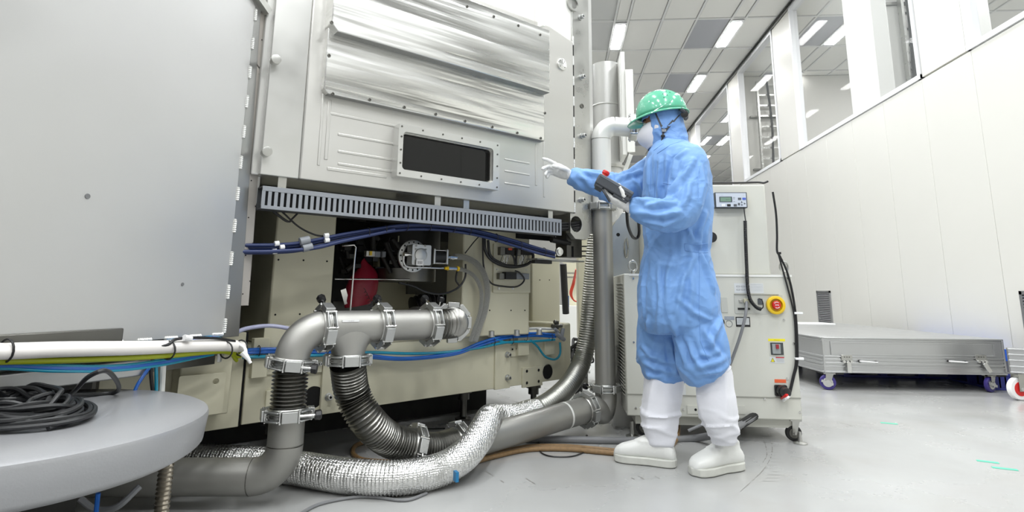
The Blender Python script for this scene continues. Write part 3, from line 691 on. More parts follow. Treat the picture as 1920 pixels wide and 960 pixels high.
# ================================================================ LEFT EXHAUST PIPING
def ortho(ax):
    ax = Vector(ax).normalized(); u = ax.orthogonal().normalized(); return ax, u, ax.cross(u)
def clamp(c, ax, r, parent, front, knob_side=1, knob=True, knob_ang=70, fr=W):
    """quick-release chain clamp: flange rings, chunky links around, bolt and black knob; 'front' is the direction of the big link"""
    c = Vector(c); ax = Vector(ax).normalized(); f = Vector(front); f = (f-ax*f.dot(ax)).normalized(); g = ax.cross(f)*knob_side
    ring = MB(fr).lathe(c, ax, [(-.022, r), (-.022, r+.004), (-.006, r+.017), (-.0012, r+.017), (-.0012, r+.008), (.0012, r+.008), (.0012, r+.017), (.006, r+.017), (.022, r+.004), (.022, r)], 36, cap=False)
    o = ring.build('clamp', steel, parent)
    w_ = .038; R2 = r+.022
    def link(a0, a1, t, name, m, solid=True):
        p0 = c+(f*math.cos(a0)+g*math.sin(a0))*R2; p1 = c+(f*math.cos(a1)+g*math.sin(a1))*R2
        mid = (p0+p1)/2; tt = (p1-p0); L_ = tt.length; tt.normalize(); nn = (mid-c).normalized(); aa = ax
        M_ = Matrix((tt, aa, nn)).transposed()
        mbx = MB(fr)
        if solid: mbx.bx(mid, (L_, w_, t), M_)
        else:
            for s_ in (-1, 1): mbx.bx(mid+aa*s_*(w_/2-.003), (L_+.006, .005, t), M_)
            mbx.bx(mid+nn*(-t*.35), (L_*.55, w_*.7, .006), M_)
        return mbx.build(name, m, o, bevel=.0015)
    A = [R(x) for x in (-158, -112, -66, -22, 22, 66, 112, 150)]
    for i in range(7):
        link(A[i]+.06, A[i+1]-.06, .022 if i % 2 else .024, 'clamp_link', alu, solid=(i % 2 == 0))
    for i in range(1, 7):
        p = c+(f*math.cos(A[i])+g*math.sin(A[i]))*(R2+.002); MB(fr).cyl(p-ax*.023, p+ax*.023, .004, 8).build('pin', chrome, o)
    if knob:
        a = R(knob_ang); p = c+(f*math.cos(a)+g*math.sin(a))*(R2+.004); d = (-f*math.sin(a)+g*math.cos(a))*.75+(f*math.cos(a)+g*math.sin(a))*.45
        d.normalize(); MB(fr).cyl(p-d*.02, p+d*.05, .006, 8).build('clamp_bolt', chrome, o)
        MB(fr).lathe(p+d*.035, d, [(0, .008), (.002, .017), (.02, .019), (.024, .016), (.0245, .009), (.022, .008)], 8, cap=True).build('knob', blackg, o, smooth=False)
    return o
def bellows(pts, r, pitch, depth, name, m, parent, seg=28, per=6, fr=W):
    P = resample(pts, pitch/per); n = len(P)
    rr = [r-depth*(.5-.5*math.cos(2*math.pi*i/per))**1.2 if True else r for i in range(n)]
    return MB(fr).tube(P, rr, seg).build(name, m, parent, ang=60)
D1 = Vector((0, 0, 1)); toc = -_F
pp1 = thing('exhaust_piping', 'grey metal exhaust pipe tee with corrugated bellows and chain clamps before the base frame', 'pipe', W, (-1.0, 2.25, 0))
r0 = .064
u = MA.X.copy()
A_ = P3(608, 614, 2.31); zc = A_.z                       # flange between elbow and tee
yA = MA.loc(A_).y
def onl(px, py): p = MA.pix(px, py, yA); return MA.w((p.x, yA, zc))
B_ = onl(715, 612); C_ = onl(806, 609); T_ = onl(656, 612)
Vt = MA.w((MA.loc(A_).x-.115, yA, zc-.115))              # elbow end, pointing down
e1 = arc(MA.w((MA.loc(A_).x, yA, zc-.118))-Vector((0, 0, 0)), A_, MA.w((MA.loc(A_).x-.118, yA, zc-.118)), 12)
MB().tube(e1, r0, 32).build('elbow', steel_s, pp1)
Vx, Vy = Vt.x-.003*u.x, Vt.y-.003*u.y
z_up = Vt.z-.012; z_lo = PY(545, 775, Vy).z
bellows([(Vx, Vy, z_up-.02), (Vx, Vy, z_lo+.012)], r0+.002, .0135, .014, 'bellows', bellow_m, pp1)
fc = Vector((-.25, -1, .15))
clamp((Vx, Vy, z_up), (0.12, 0, 1), r0, pp1, fc, 1, knob_ang=62)
clamp((Vx, Vy, z_lo), (0, 0, 1), r0, pp1, fc, 1, knob_ang=80)
# lower pipe: down, elbow, to the left along the floor
eb = .11
zb3 = PY(530, 893, Vy).z
dl = (P3(330, 897, 2.12)-Vector((Vx, Vy, 0))); dl.z = 0; dl.normalize()
dn = [Vector((Vx, Vy, z_lo-.012)), Vector((Vx, Vy, zb3+eb))]
MB().tube(dn, r0, 32).build('straight_pipe', pipe_m, pp1)
MB().tube(arc((Vx+dl.x*eb, Vy+dl.y*eb, zb3+eb), (Vx, Vy, zb3+eb), (Vx+dl.x*eb, Vy+dl.y*eb, zb3), 12), r0+.0005, 32).build('elbow', pipe_m, pp1)
st_ = Vector((Vx, Vy, zb3))+dl*eb
MB().tube([st_, st_+dl*1.3], r0, 32).build('straight_pipe', pipe_m, pp1)
for q, ax in ((Vector((Vx, Vy, zb3+eb)), D1), (st_, dl)):
    MB().lathe(q, ax, [(-.002, r0), (-.001, r0+.0015), (.001, r0+.0015), (.002, r0)], 32).build('weld_ring', steel_d, pp1)
# tee
MB().tube([A_, B_], r0, 32).build('tee_pipe', steel_s, pp1)
zt2 = PY(652, 672, T_.y).z
prof = [(0, r0), (.03, r0), (.05, r0+.003), (.07, r0+.012), (.085, r0+.03)]
MB().loft([((T_.x, T_.y, z), u*(r0+e), MA.Y*(r0-g)) for z, e, g in ((zt2, 0, 0), (zc-.115, 0, 0), (zc-.095, .004, 0), (zc-.078, .012, 0), (zc-.062, .024, .0005), (zc-.048, .038, .001), (zc-.032, .054, .0015), (zc-.01, .075, .002))], 36).build('tee_branch', steel_s, pp1)
lbl = MA.pix(658, 612, yA-r0-.001); MB(MA).plate(rrect(lbl.x-.035, lbl.x+.035, zc+.022, zc+.031, .001), yA-r0*.93-.003, yA-r0*.93+.02).build('label_strip', wplast, pp1)
text('label_text', '- -- --- --', .0075, dark, pp1, MA, (lbl.x, yA-r0*.93-.0035, zc+.0265))
clamp(A_, u, r0, pp1, Vector((-.25, -1, .25)), -1, knob_ang=72)
clamp(B_, u, r0, pp1, Vector((-.25, -1, .25)), -1, knob_ang=72)
clamp(C_, u, r0, pp1, Vector((-.25, -1, .25)), -1, knob_ang=72)
MB().tube([B_, C_], r0, 32).build('straight_pipe', steel_s, pp1)
E_ = C_+u*.2+MA.Y*.07
ce = cr([C_+u*.01, C_+u*.09, C_+u*.15+MA.Y*.035, C_+u*.19+MA.Y*.1], 8)
bellows(ce, r0+.003, .015, .013, 'bellows', bellow_m, pp1)
clamp(C_+u*.185+MA.Y*.11, (u*.35+MA.Y*.95), r0, pp1, Vector((.6, -.6, .3)), 1, knob_ang=-95)
MB().tube(cr([C_+u*.185+MA.Y*.11, C_+u*.2+MA.Y*.25, C_+u*.2+MA.Y*.5], 6), r0, 24).build('straight_pipe', steel_s, pp1)
# rear flange clamp behind the tee
G_ = MA.w((MA.pix(715, 590, yA+.16).x, yA+.2, zc+.01)); clamp(G_, (0, .2, 1), .09, pp1, Vector((-.2, -1, 0)), 1, knob=False)
# big flexible bellows from the tee down to the floor pipe
clamp((T_.x, T_.y, zt2-.004), (0, 0, 1), r0, pp1, fc, 1, knob=False)
zt3 = zt2-.02
F1 = P3(775, 838, 2.52); F2 = P3(856, 832, 2.66)
dT = (T_-CAM).dot(_F)
bl = cr([(T_.x, T_.y, zt3), P3(661, 738, dT+.0), P3(688, 787, dT), P3(728, 823, (dT+2.52)/2), F1], 14)
bellows(bl, r0+.007, .0135, .014, 'bellows', bellow_m, pp1, seg=30)
bl2 = cr([F1, P3(815, 842, 2.58), F2], 10); bellows(bl2, r0+.006, .0135, .013, 'bellows', bellow_m, pp1, seg=30)
ax1 = (P3(800, 843, 2.56)-P3(745, 829, 2.49)); clamp(F1, ax1, r0+.002, pp1, Vector((0, -.6, .9)), 1, knob_ang=60)
ax2 = (F2-P3(825, 841, 2.6)); clamp(F2+ax2.normalized()*.01, ax2, r0+.002, pp1, Vector((0, -.7, .8)), 1, knob_ang=50)
# ---------------- long floor pipe, elbow, and riser at the right
rp = thing('riser_piping', 'long grey floor pipe rising in a tall vertical pipe beside the chamber end', 'pipe', W, (.26, 3.5, 0))
Rv = P3(1133, 600, 3.42); rx, ry = Rv.x, Rv.y; rr_ = .0585
def zv(py): return PY(1133, py, ry).z
zc1, zc2 = zv(388), zv(727)
MB().tube([(rx, ry, zc2), (rx, ry, zc1)], rr_, 32).build('riser_pipe', pipe_m, rp)
F3 = P3(1098, 768, 3.22); F4 = P3(858, 838, 2.68)
hd = (F4-F3).normalized()
MB().tube([F3, F4], .068, 32).build('floor_pipe', pipe_m, rp)
Bm = F3-hd*.02
MB().tube(cr([F3, F3-hd*.07, Vector((rx, ry, zc2-.13))+hd*.03, Vector((rx, ry, zc2-.07)), Vector((rx, ry, zc2))], 6), [.064]*25 if False else .062, 28).build('elbow', steel_s, rp)
clamp(F3, hd, .066, rp, Vector((.3, -1, .5)), 1, knob_ang=130)
clamp((rx, ry, zc2), (0, 0, 1), rr_+.002, rp, Vector((.1, -1, 0)), -1, knob_ang=95)
clamp((rx, ry, zc1), (0, 0, 1), rr_+.001, rp, Vector((.1, -1, 0)), -1, knob_ang=95)
wp = mat('white pipe', (214, 214, 211), .34, .3)
ztop = zv(262)
MB().tube([(rx, ry, zc1), (rx, ry, ztop)], rr_, 32).build('upper_pipe', wp, rp)
MB().tube(arc((rx+.085, ry, ztop), (rx, ry, ztop), (rx+.085, ry, ztop+.085), 12), rr_+.001, 32).build('elbow', wp, rp)
pe = Vector((rx+.085, ry, ztop+.085)); pf_ = pe+Vector((.11, .0, -.01))
MB().tube([pe, pf_], rr_, 32).build('outlet', wp, rp); clamp(pf_, (1, 0, 0), rr_, rp, Vector((0, -1, -.3)), 1, knob=False)
MB().lathe((rx, ry, ztop), (0, 0, 1), [(-.003, rr_), (-.001, rr_+.002), (.001, rr_+.002), (.003, rr_)], 28).build('weld_ring', steel, rp)
MB().bx(F3+hd*.16+Vector((0, 0, .0)), (.001, .14, .14), None) if False else None
MB().lathe(F3+hd*.16, hd, [(-.006, .0685), (-.006, .0695), (.006, .0695), (.006, .0685)], 30, cap=False).build('label_band', white, rp)
# support bracket plates under the riser
MB().plate([(1.0, 0)], 0, .01) if False else None
q = PZ(1150, 800)
bk = MB().box(q.x-.004, q.x+.006, q.y-.05, q.y+.5, 0, .62).build('stand_plate', steel, label='upright steel plate on the floor behind the riser pipe', cat='bracket')
# ---------------- fat round duct behind the riser
dc = thing('round_duct', 'wide pale steel duct with welded seam behind the riser pipe', 'duct', W, (P3(1139, 300, 4.4).x, P3(1139, 300, 4.4).y, 1.5))
dq = P3(1139, 300, 4.4); rd = .107
zt_ = PY(1139, 124, dq.y).z; zs_ = PY(1139, 201, dq.y).z; zb4 = PY(1139, 345, dq.y).z
duct_m = mat('pale duct steel', (205, 205, 203), .35, .5)
MB().tube([(dq.x, dq.y, zb4-.3), (dq.x, dq.y, zt_)], rd, 40).build('duct_tube', duct_m, dc)
stc = [(dq.x+(rd+.001)*math.cos(R(a)), dq.y+(rd+.001)*math.sin(R(a)), zs_) for a in range(180, 365, 4)]
MB().tube(stc, [.0075 if i % 2 else .005 for i in range(len(stc))], 6).build('weld_bead', weldw, dc)
b1, b2 = P3(1163, 97, 4.25), P3(1171, 97, 4.25)
zz = PY(1165, 290, b1.y).z
MB().box(b1.x, b1.x+.03, b1.y, b1.y+.25, zz, b1.z).build('flat_bar', white, dc, bevel=.002)
b2 = P3(1172, 130, 4.2); MB().box(b2.x, b2.x+.055, b2.y, b2.y+.02, PY(1165, 285, b2.y).z, b2.z).build('flat_bar', white, dc, bevel=.002)
stitch(W, (b1.x-.006, b1.y-.003, zz+.1), (b1.x-.006, b1.y-.003, b1.z-.03), .006, dc)
a_, b_ = P3(1183, 290, 4.2), P3(1163, 345, 4.2); MB().tube([a_, b_], .02, 4).build('diagonal_bar', white, dc)
for z in (zb4+.02, zb4+.12): MB().lathe((dq.x, dq.y, z), (0, 0, 1), [(-.01, rd), (-.01, rd+.02), (.01, rd+.02), (.01, rd)], 32).build('flange', steel, dc)
# ---------------- silver insulated flexible duct
foil = metal('woven foil', (226, 226, 224), .34)
N = foil.node_tree.nodes; K = foil.node_tree.links; b = N['Principled BSDF']; tc = N.new('ShaderNodeTexCoord')
vz = N.new('ShaderNodeTexVoronoi'); vz.inputs['Scale'].default_value = 130; vz.inputs['Randomness'].default_value = .25; K.new(tc.outputs['Object'], vz.inputs['Vector'])
bp = N.new('ShaderNodeBump'); bp.inputs['Strength'].default_value = .8; bp.inputs['Distance'].default_value = .004; K.new(vz.outputs['Distance'], bp.inputs['Height'])
ns = N.new('ShaderNodeTexNoise'); ns.inputs['Scale'].default_value = 35; K.new(tc.outputs['Object'], ns.inputs['Vector'])
bp2 = N.new('ShaderNodeBump'); bp2.inputs['Strength'].default_value = .5; bp2.inputs['Distance'].default_value = .006; K.new(ns.outputs[0], bp2.inputs['Height']); K.new(bp.outputs[0], bp2.inputs['Normal']); K.new(bp2.outputs[0], b.inputs['Normal'])
rf = .065
path = [PZ(300, 862, .066), PZ(390, 864, .066), PZ(480, 868, .066), PZ(560, 878, .066), PZ(650, 892, .066), PZ(740, 896, .066), PZ(815, 884, .066), P3(865, 858, 2.42), P3(895, 825, 2.56), P3(912, 795, 2.72)]
P = path
P += [P3(920, 783, 2.86), P3(938, 783, 3.02), P3(975, 778, 3.16), P3(1025, 758, 3.32), P3(1066, 722, 3.5), P3(1090, 680, 3.66), P3(1102, 630, 3.72), P3(1108, 560, 3.76), P3(1116, 470, 3.8), P3(1124, 400, 3.85)]
Pn = resample(cr(P, 12), .0032)
cut = min(range(len(Pn)), key=lambda i: (Pn[i]-P[13]).length)
def fr_(i, per=4, d=.0052): return rf-d*(.5-.5*math.cos(2*math.pi*i/per))
fd = thing('foil_duct', 'silver foil flexible duct snaking over the floor and up behind the riser pipe', 'flexible duct', W, (-.4, 2.5, 0))
MB().tube(Pn[:cut], [fr_(i)*(1-.35*max(0, (i-cut+40)/40)) for i in range(cut)], 26).build('foil_sleeve', foil, fd, ang=80)
MB().tube(Pn[cut-25:], [rf*.93-.006*(.5-.5*math.cos(2*math.pi*i/5)) for i in range(len(Pn)-cut+25)], 24).build('bare_spiral_hose', metal('grey spiral foil', (176, 176, 170), .35), fd, ang=60)
qp = P3(855, 893, 2.22); MB().bx(qp+Vector((.0, .0, .0)), (.012, .03, .035), Matrix.Rotation(R(30), 3, 'Z')).build('blue_mark', mat('blue tape', (20, 110, 160), .4), fd)
# ---------------- hoses on the floor
amb = mat('amber braided hose', (142, 113, 76), .35, var=.25, vscale=60)
def fl(px, py, r): p = PZ(px, py, r); return p
MB().tube(cr([fl(765, 868, .011), fl(720, 866, .011), fl(680, 862, .011), fl(662, 850, .011), fl(668, 835, .011), fl(700, 826, .011), fl(760, 820, .011), fl(830, 815, .011)], 8), .011, 10).build('amber_hose', amb, label='amber hose looping on the floor behind the flexible bellows', cat='hose')
for k, dy in enumerate((0, 5)):
    MB().tube(cr([fl(880, 864+dy, .012), fl(930, 850+dy, .012), fl(990, 838+dy, .012), fl(1060, 837+dy, .012), fl(1120, 842+dy, .012), fl(1180, 846+dy, .012), fl(1240, 838+dy, .012), (fl(1268, 820+dy, .012) if k else fl(1262, 826, .012)), P3(1272, 790, 3.35), P3(1268, 765, 3.45)], 8), .0115, 10).build('amber_hose', amb, label=('amber hose on the floor in front of the riser, the farther of the pair', 'amber hose on the floor in front of the riser, the nearer of the pair')[k], cat='hose')
gh = mat('grey hose', (120, 121, 123), .45)
MB().tube(cr([fl(985, 823, .016), fl(1060, 824, .016), fl(1140, 826, .016), fl(1220, 826, .016), fl(1300, 822, .016), P3(1360, 810, 2.98), P3(1395, 793, 3.08), P3(1430, 770, 3.22), P3(1462, 748, 3.36)], 10), .0185, 12).build('grey_power_hose', gh, label='thick grey cable running along the floor behind the boots to the cabinet plug', cat='cable')
MB().tube([P3(1388, 797, 3.06), P3(1456, 753, 3.33)], .0215, 12).build('black_wrap', black, label='black tape wrap around the thick cable at the cabinet plug', cat='cable wrap')
MB().tube(cr([fl(560, 965, .006), fl(600, 945, .006), fl(660, 933, .006), fl(700, 932, .006), fl(760, 938, .006), fl(800, 925, .006)], 8), .006, 8).build('grey_cable', gh, label='thin grey cable on the floor at the bottom of the picture', cat='cable')
MB().tube(cr([fl(1012, 826, .004), fl(1012, 845, .004), fl(1030, 855, .004), fl(1070, 856, .004), fl(1096, 848, .004)], 8), .0035, 7).build('black_wire', blackg, label='thin black wire looped over the amber hoses', cat='cable')
MB().tube([fl(800, 804, .003), fl(900, 802, .003)], .003, 6).build('black_wire', blackg, label='thin straight black wire on the floor under the base frame', cat='cable')
# hose and bits under the lid
MB().tube(cr([P3(150, 935, 1.7), P3(180, 955, 1.7), P3(220, 950, 1.7), P3(262, 912, 1.75)], 6), .009, 8).build('clear_hose', mat('clear hose', (120, 122, 126), .2), label='translucent hose hanging below the round lid', cat='hose')
MB().tube([P3(184, 925, 1.6), P3(180, 965, 1.6)], .006, 8).build('blue_tube', blue_t, label='short blue tube below the round lid', cat='hose')
# ---------------- blue cable bundle under the chamber
nb = thing('cable_bundle', 'bundle of dark blue cables slung under the large chamber', 'cables', MA, (-1, .06, 1.0))
def MP(px, py, y): return MA.w(MA.pix(px, py, y))
for k, (dy, yy, m_) in enumerate(((0, .05, navy), (5, .06, navy), (11, .06, black), (14, .05, navy))):
    up = k < 2
    a = [(440, 460+dy), (520, 459+dy), (570, 454+dy), (640, 440+dy*.8), (700, 430+dy*.7), (760, 422+dy*.6), (830, 423+dy*.6), (900, 434+dy*.6), (960, 450+dy*.7), (1005, 464+dy*.7), (1040, 474+dy*.6)]
    hose('cable', [MP(x, y, yy) for x, y in a], (.0075 if k != 2 else .0065), m_, nb)
hose('cable', [MP(x, y, .035) for x, y in ((440, 472), (520, 471), (590, 465), (640, 453), (690, 442), (740, 431))], .008, navy, nb)
for px, py in ((571, 451), (576, 464)): MB().tube([MP(px-9, py+2, .04), MP(px+9, py-2, .04)], .0165, 12).build('ferrite_clamp', greyp, nb, bevel=.001)
for px, py in ((519, 457), (529, 464), (515, 472), (612, 442), (613, 451)): MB().tube([MP(px-4, py, .042), MP(px+4, py-1, .042)], .0105, 10).build('white_label', wplast, nb)
for px, py in ((690, 436), (722, 430), (762, 424), (805, 424), (850, 427), (880, 432), (930, 446), (975, 460), (1020, 472)):
    p = MA.pix(px, py, .045); MB(MA).tube([(p.x, p.y+.02*math.cos(a*math.pi/6), p.z+.022*math.sin(a*math.pi/6)) for a in range(12)], .002, 5, closed=True).build('cable_tie', black, nb)
for a in ([(512, 395), (540, 415), (548, 410), (560, 398)], [(528, 396), (560, 425), (590, 440), (610, 443)], [(512, 397), (535, 414), (545, 415)]):
    hose('black_lead', [MP(x, y, .06) for x, y in a], .004, black, nb)
# thick black cables on the right column
for k, a in enumerate(([(908, 440), (910, 470), (925, 490), (955, 500), (985, 497), (999, 485), (998, 468)], [(905, 440), (907, 500), (920, 530), (945, 537), (970, 537), (983, 525), (975, 512), (966, 508)], [(970, 465), (968, 482), (968, 498)], [(948, 466), (962, 480), (966, 497)], [(915, 450), (920, 480), (945, 496), (965, 499)])):
    hose('black_cable', [MP(x, y, .29) for x, y in a], (.009, .005, .006, .006, .008)[k], blackg, nb)
hose('black_cable', [MP(x, y, .2) for x, y in ((905, 437), (890, 452), (872, 475))], .003, black, nb)
for k in range(9):
    hose('black_cable', [MP(x, y+k*1.7-5, .03+.004*(k % 3)) for x, y in ((1048, 424), (1062, 423), (1072, 423+k % 2), (1086, 421))], .0045, black, nb)
# ================================================================ VALVE ASSEMBLY under the chamber (MA frame, y about .45)
va = thing('valve_assembly', 'round flanged valve with black pneumatic cylinder hanging under the chamber', 'valve', MA, (-.9, .45, .9))
yv = .27
def V(px, py, y=yv): return MA.pix(px, py, y)
a0 = V(795, 430, .55)
hub = MB(MA).lathe((a0.x, .7, 1.232), (0, 0, -1), [(0, .27), (.05, .27), (.055, .25), (.075, .25), (.08, .2), (.1, .19)], 40).build('turntable_flange', steel_d, va)
MB(MA).lathe((a0.x, .75, 1.14), (0, 0, -1), [(0, .2), (.16, .2), (.165, .16), (.24, .15), (.25, .12)], 32).build('pump_body', dark, va)
MB(MA).lathe((a0.x-.08, .6, .9), (0, 0, -1), [(0, .17), (.07, .17), (.075, .15)], 32).build('pump_base', steel_d, va)
c = V(776, 480); rg = .083
vf = MB(MA).lathe((c.x, yv+.02, c.z), (0, -1, 0), [(0, rg), (.012, rg), (.013, rg-.002), (.013, rg-.025), (.0, rg-.027)], 40, cap=False).build('flange_ring', alu, va)
hb = None
for k in range(16):
    a = 2*math.pi*k/16; at_ = (c.x+(rg-.011)*math.cos(a), yv+.006, c.z+(rg-.011)*math.sin(a))
    if hb is None: hb = MB(MA).lathe(at_, (0, -1, 0), [(0, .0045), (.0012, .0045)], 8).build('bolt_hole', void, va)
    else: dup(hb, 'bolt_hole', va, MA, at_)
MB(MA).lathe((c.x, yv+.03, c.z), (0, -1, 0), [(0, rg-.027), (.002, rg-.027)], 32).build('inner_face', steel_d, va)
p0, p1 = V(772, 458, yv-.05), V(806, 498, yv-.05)
MB(MA).plate(rrect(p0.x, p1.x, p1.z, p0.z, .008), yv-.06, yv-.005).build('valve_body', alu, va, bevel=.003)
for px, py in ((780, 461), (797, 461), (780, 467), (798, 468)): capbolt(MA, V(px, py, yv-.06), (0, -1, 0), .0042, va)
MB(MA).lathe(Vector(V(789, 478, yv-.06)), (0, -1, 0), [(0, .034), (.006, .034), (.008, .03), (.008, .001)], 24).build('cap_disc', alu, va)
q = V(787, 492, yv-.07); MB(MA).bx(q, (.04, .002, .03)).build('label_plate', wplast, va)
text('serial_label', '|||||||', .016, dark, va, MA, (q.x, q.y-.0015, q.z))
cy0, cy1 = V(808, 481, yv-.03), V(832, 481, yv-.03)
MB(MA).cyl(cy0, (cy1.x, cy0.y, cy0.z), .036, 24).build('cylinder', black, va)
for x in (cy0.x, cy1.x): MB(MA).bx((x, cy0.y, cy0.z), (.012, .08, .08)).build('end_plate', alu, va, bevel=.003)
for s1 in (-1, 1):
    for s2 in (-1, 1): MB(MA).cyl((cy0.x, cy0.y+s1*.033, cy0.z+s2*.033), (cy1.x+.008, cy0.y+s1*.033, cy0.z+s2*.033), .0035, 8).build('tie_rod', chrome, va)
MB(MA).lathe((cy1.x+.005, cy0.y, cy0.z), (1, 0, 0), [(0, .016), (.015, .016), (.016, .009), (.03, .009), (.03, .013), (.055, .013), (.056, .01), (.075, .011)], 10).build('fitting', chrome, va)
pt = V(757, 477, yv-.04); MB(MA).lathe(pt, (1, 0, 0), [(0, .011), (.022, .011), (.023, .008), (.035, .008), (.035, .012), (.045, .012)], 12).build('fitting', chrome, va)
hose('bent_tube', [V(757, 480, yv-.04), V(757, 492, yv-.04), V(761, 499, yv-.04), V(770, 501, yv-.04), V(800, 502, yv-.04), V(832, 503, yv-.04)], .0048, chrome, va, fr=MA)
ft = V(834, 503, yv-.04); MB(MA).lathe(ft, (1, 0, 0), [(0, .008), (.012, .008), (.013, .011), (.02, .011)], 10).build('fitting', yel, va)
MB(MA).lathe((ft.x+.022, ft.y, ft.z), (1, 0, 0), [(0, .01), (.05, .01)], 10).build('fitting', chrome, va)
MB(MA).lathe((ft.x+.075, ft.y, ft.z), (1, 0, 0), [(0, .013), (.012, .013)], 10).build('fitting', yel, va)
braid = metal('braided steel hose', (205, 205, 200), .4, bump=.9, bscale=420, var=.3, vscale=260)
HS = [V(851, 481), V(872, 483), V(893, 494), V(908, 515), V(914, 545), V(910, 580), V(900, 610), V(890, 640)]
hose('braided_hose', HS, .0165, braid, va, 14, fr=MA)
HS2 = [V(850, 504), V(868, 506), V(886, 515), V(898, 532), V(903, 555), V(900, 585), V(890, 615), V(882, 640)]
hose('braided_hose', HS2, .011, braid, va, 12, fr=MA)
wrap = mat('clear plastic wrap', (180, 180, 176), .18, alpha=.35, bump=.9, bscale=40)
MB(MA).tube(cr([V(858, 492, .4), V(880, 500, .4), V(893, 525, .4), V(898, 560, .4), V(893, 600, .4), V(885, 628, .4)], 6), [.02+.018*abs(math.sin(i*.7)) for i in range(31)], 12).build('plastic_wrap', wrap, va)
q = V(897, 596, .38); MB(MA).bx(q, (.05, .002, .1), Matrix.Rotation(R(14), 3, 'Y')).build('white_tag', wplast, va)
# clutter of dark small fittings
rnd = random.Random(11)
for i in range(46):
    px, py = rnd.uniform(642, 762), rnd.uniform(440, 516)
    if 660 < px < 700 and py > 500: continue
    p = V(px, py, rnd.uniform(.55, .8)); m_ = rnd.choice((dark, black, steel_d, black, dark, alu if i % 9 == 0 else dark))
    k = rnd.randrange(3)
    if k == 0: MB(MA).bx(p, (rnd.uniform(.02, .06), .04, rnd.uniform(.02, .05))).build('connector_block', m_, va, bevel=.002)
    elif k == 1: d = Vector((rnd.uniform(-1, 1), rnd.uniform(-.3, .3), rnd.uniform(-1, 1))).normalized(); MB(MA).cyl(p, p+d*rnd.uniform(.04, .1), rnd.uniform(.006, .014), 10).build('small_fitting', m_, va)
    else: hose('loop_wire', [p, p+Vector((.03, 0, -.05)), p+Vector((.08, 0, -.03)), p+Vector((.1, 0, .03))], .0035, m_, va, 6, 5, fr=MA)
for a, b_, r_ in (((723, 455), (745, 505), .013), ((712, 470), (732, 512), .01), ((735, 448), (752, 470), .012), ((700, 442), (700, 470), .014)):
    MB(MA).cyl(V(*a, .5), V(*b_, .5), r_, 12).build('dark_tube', dark, va)
for px, py, w_ in ((693, 476, .05), (706, 477, .03), (718, 477, .02)): MB(MA).bx(V(px, py, .45), (w_, .03, .03)).build('terminal', greyp if w_ < .04 else alu, va, bevel=.002)
q = V(695, 475, .43); MB(MA).bx(q, (.012, .01, .022)).build('yellow_tag', yel, va)
for a, b_, m_ in (((747, 442), (765, 455), cream), ((735, 488), (743, 495), white), ((735, 515), (750, 505), steel_d)):
    p, q = V(*a, .6), V(*b_, .6); MB(MA).box(min(p.x, q.x), max(p.x, q.x), .6, .63, min(p.z, q.z), max(p.z, q.z)).build('bracket_plate', m_, va)
# cables sagging under the valve
hose('black_cable', [V(748, 530), V(775, 537), V(800, 548), (V(830, 551)), V(858, 540), V(872, 520), V(873, 495)], .0055, blackg, va, fr=MA)
hose('black_cable', [V(858, 505), V(855, 525), V(862, 536)], .005, blackg, va, fr=MA)
# controller with leads
q = V(872, 540, .4); MB(MA).bx(q, (.045, .04, .09)).build('controller_box', greyp, va, bevel=.003); MB(MA).bx(q+Vector((-.005, -.001, -.042)), (.05, .042, .02)).build('controller_foot', blue_t, va)
for dy in (-6, 0, 8): hose('black_lead', [V(878, 540+dy, .4), V(888, 538+dy, .4), V(898, 543+dy, .4)], .004, black, va, fr=MA)
# rail, rod and the red bag
rl = thing('support_rail', 'thin bright metal rail and bent rod in front of the red bag', 'rod', MA, (-1.3, .4, .6))
MB(MA).cyl(V(628, 523, .38), V(768, 524, .38), .004, 8).build('rail', chrome, rl)
MB(MA).tube([V(642, 461, .34), V(664, 459, .34), V(667, 464, .34), V(662, 520, .34), V(656, 590, .34)], .0042, 8).build('bent_rod', chrome, rl)
bagm = mat('crimson bag film', (150, 26, 50), .35, bump=.6, bscale=14)
bg_ = MB(MA)
P = [(680, 487, .008), (682, 497, .022), (684, 508, .05), (682, 520, .072), (680, 533, .078), (677, 548, .08), (674, 560, .078), (670, 573, .06)]
bg_.loft([(V(px, py, .62), Vector((r_*1.15, 0, .012)), Vector((0, r_*.7, 0))) for px, py, r_ in P], 22)
bag = bg_.build('red_bag', bagm, label='crimson plastic bag hanging behind the bent rod under the chamber', cat='bag')
for k in range(5):
    hose_ = MB(MA).tube(cr([V(682+3*k, 540+6*k, .535), V(686+3*k, 545+6*k, .53), V(683+2*k, 549+6*k, .535)], 4), .0015, 5).build('pen_mark', black, bag)
MB(MA).bx(V(647, 556, .6), (.03, .004, .08), Matrix.Rotation(R(-20), 3, 'Y')).build('foil_strip', chrome, label='bright foil strip beside the red bag', cat='strip')
MB(MA).box(V(625, 565, .7).x, V(700, 565, .7).x, .7, .75, .5, V(660, 565, .7).z).build('grey_box', mat('grey box', (92, 92, 90), .5), label='plain grey box below the red bag', cat='box')
# dark clamps and bellows further back under the chamber
bb = thing('rear_bellows', 'dark rubber bellows in the lit gap behind the straight pipe', 'bellows', MA, (-.9, .7, .6))
ptl = [V(775, 575, .75), V(800, 568, .75), V(830, 570, .75), V(850, 580, .75)]
bellows([MA.w(p) for p in cr(ptl, 6)], .06, .03, .016, 'bellows', blackg, bb, seg=20)
q = V(833, 556, .95); MB(MA).bx(q, (.08, .004, .03)).build('green_sign', mat('green sign', (60, 190, 120), .4), label='small green and white sign behind the dark bellows', cat='sign')
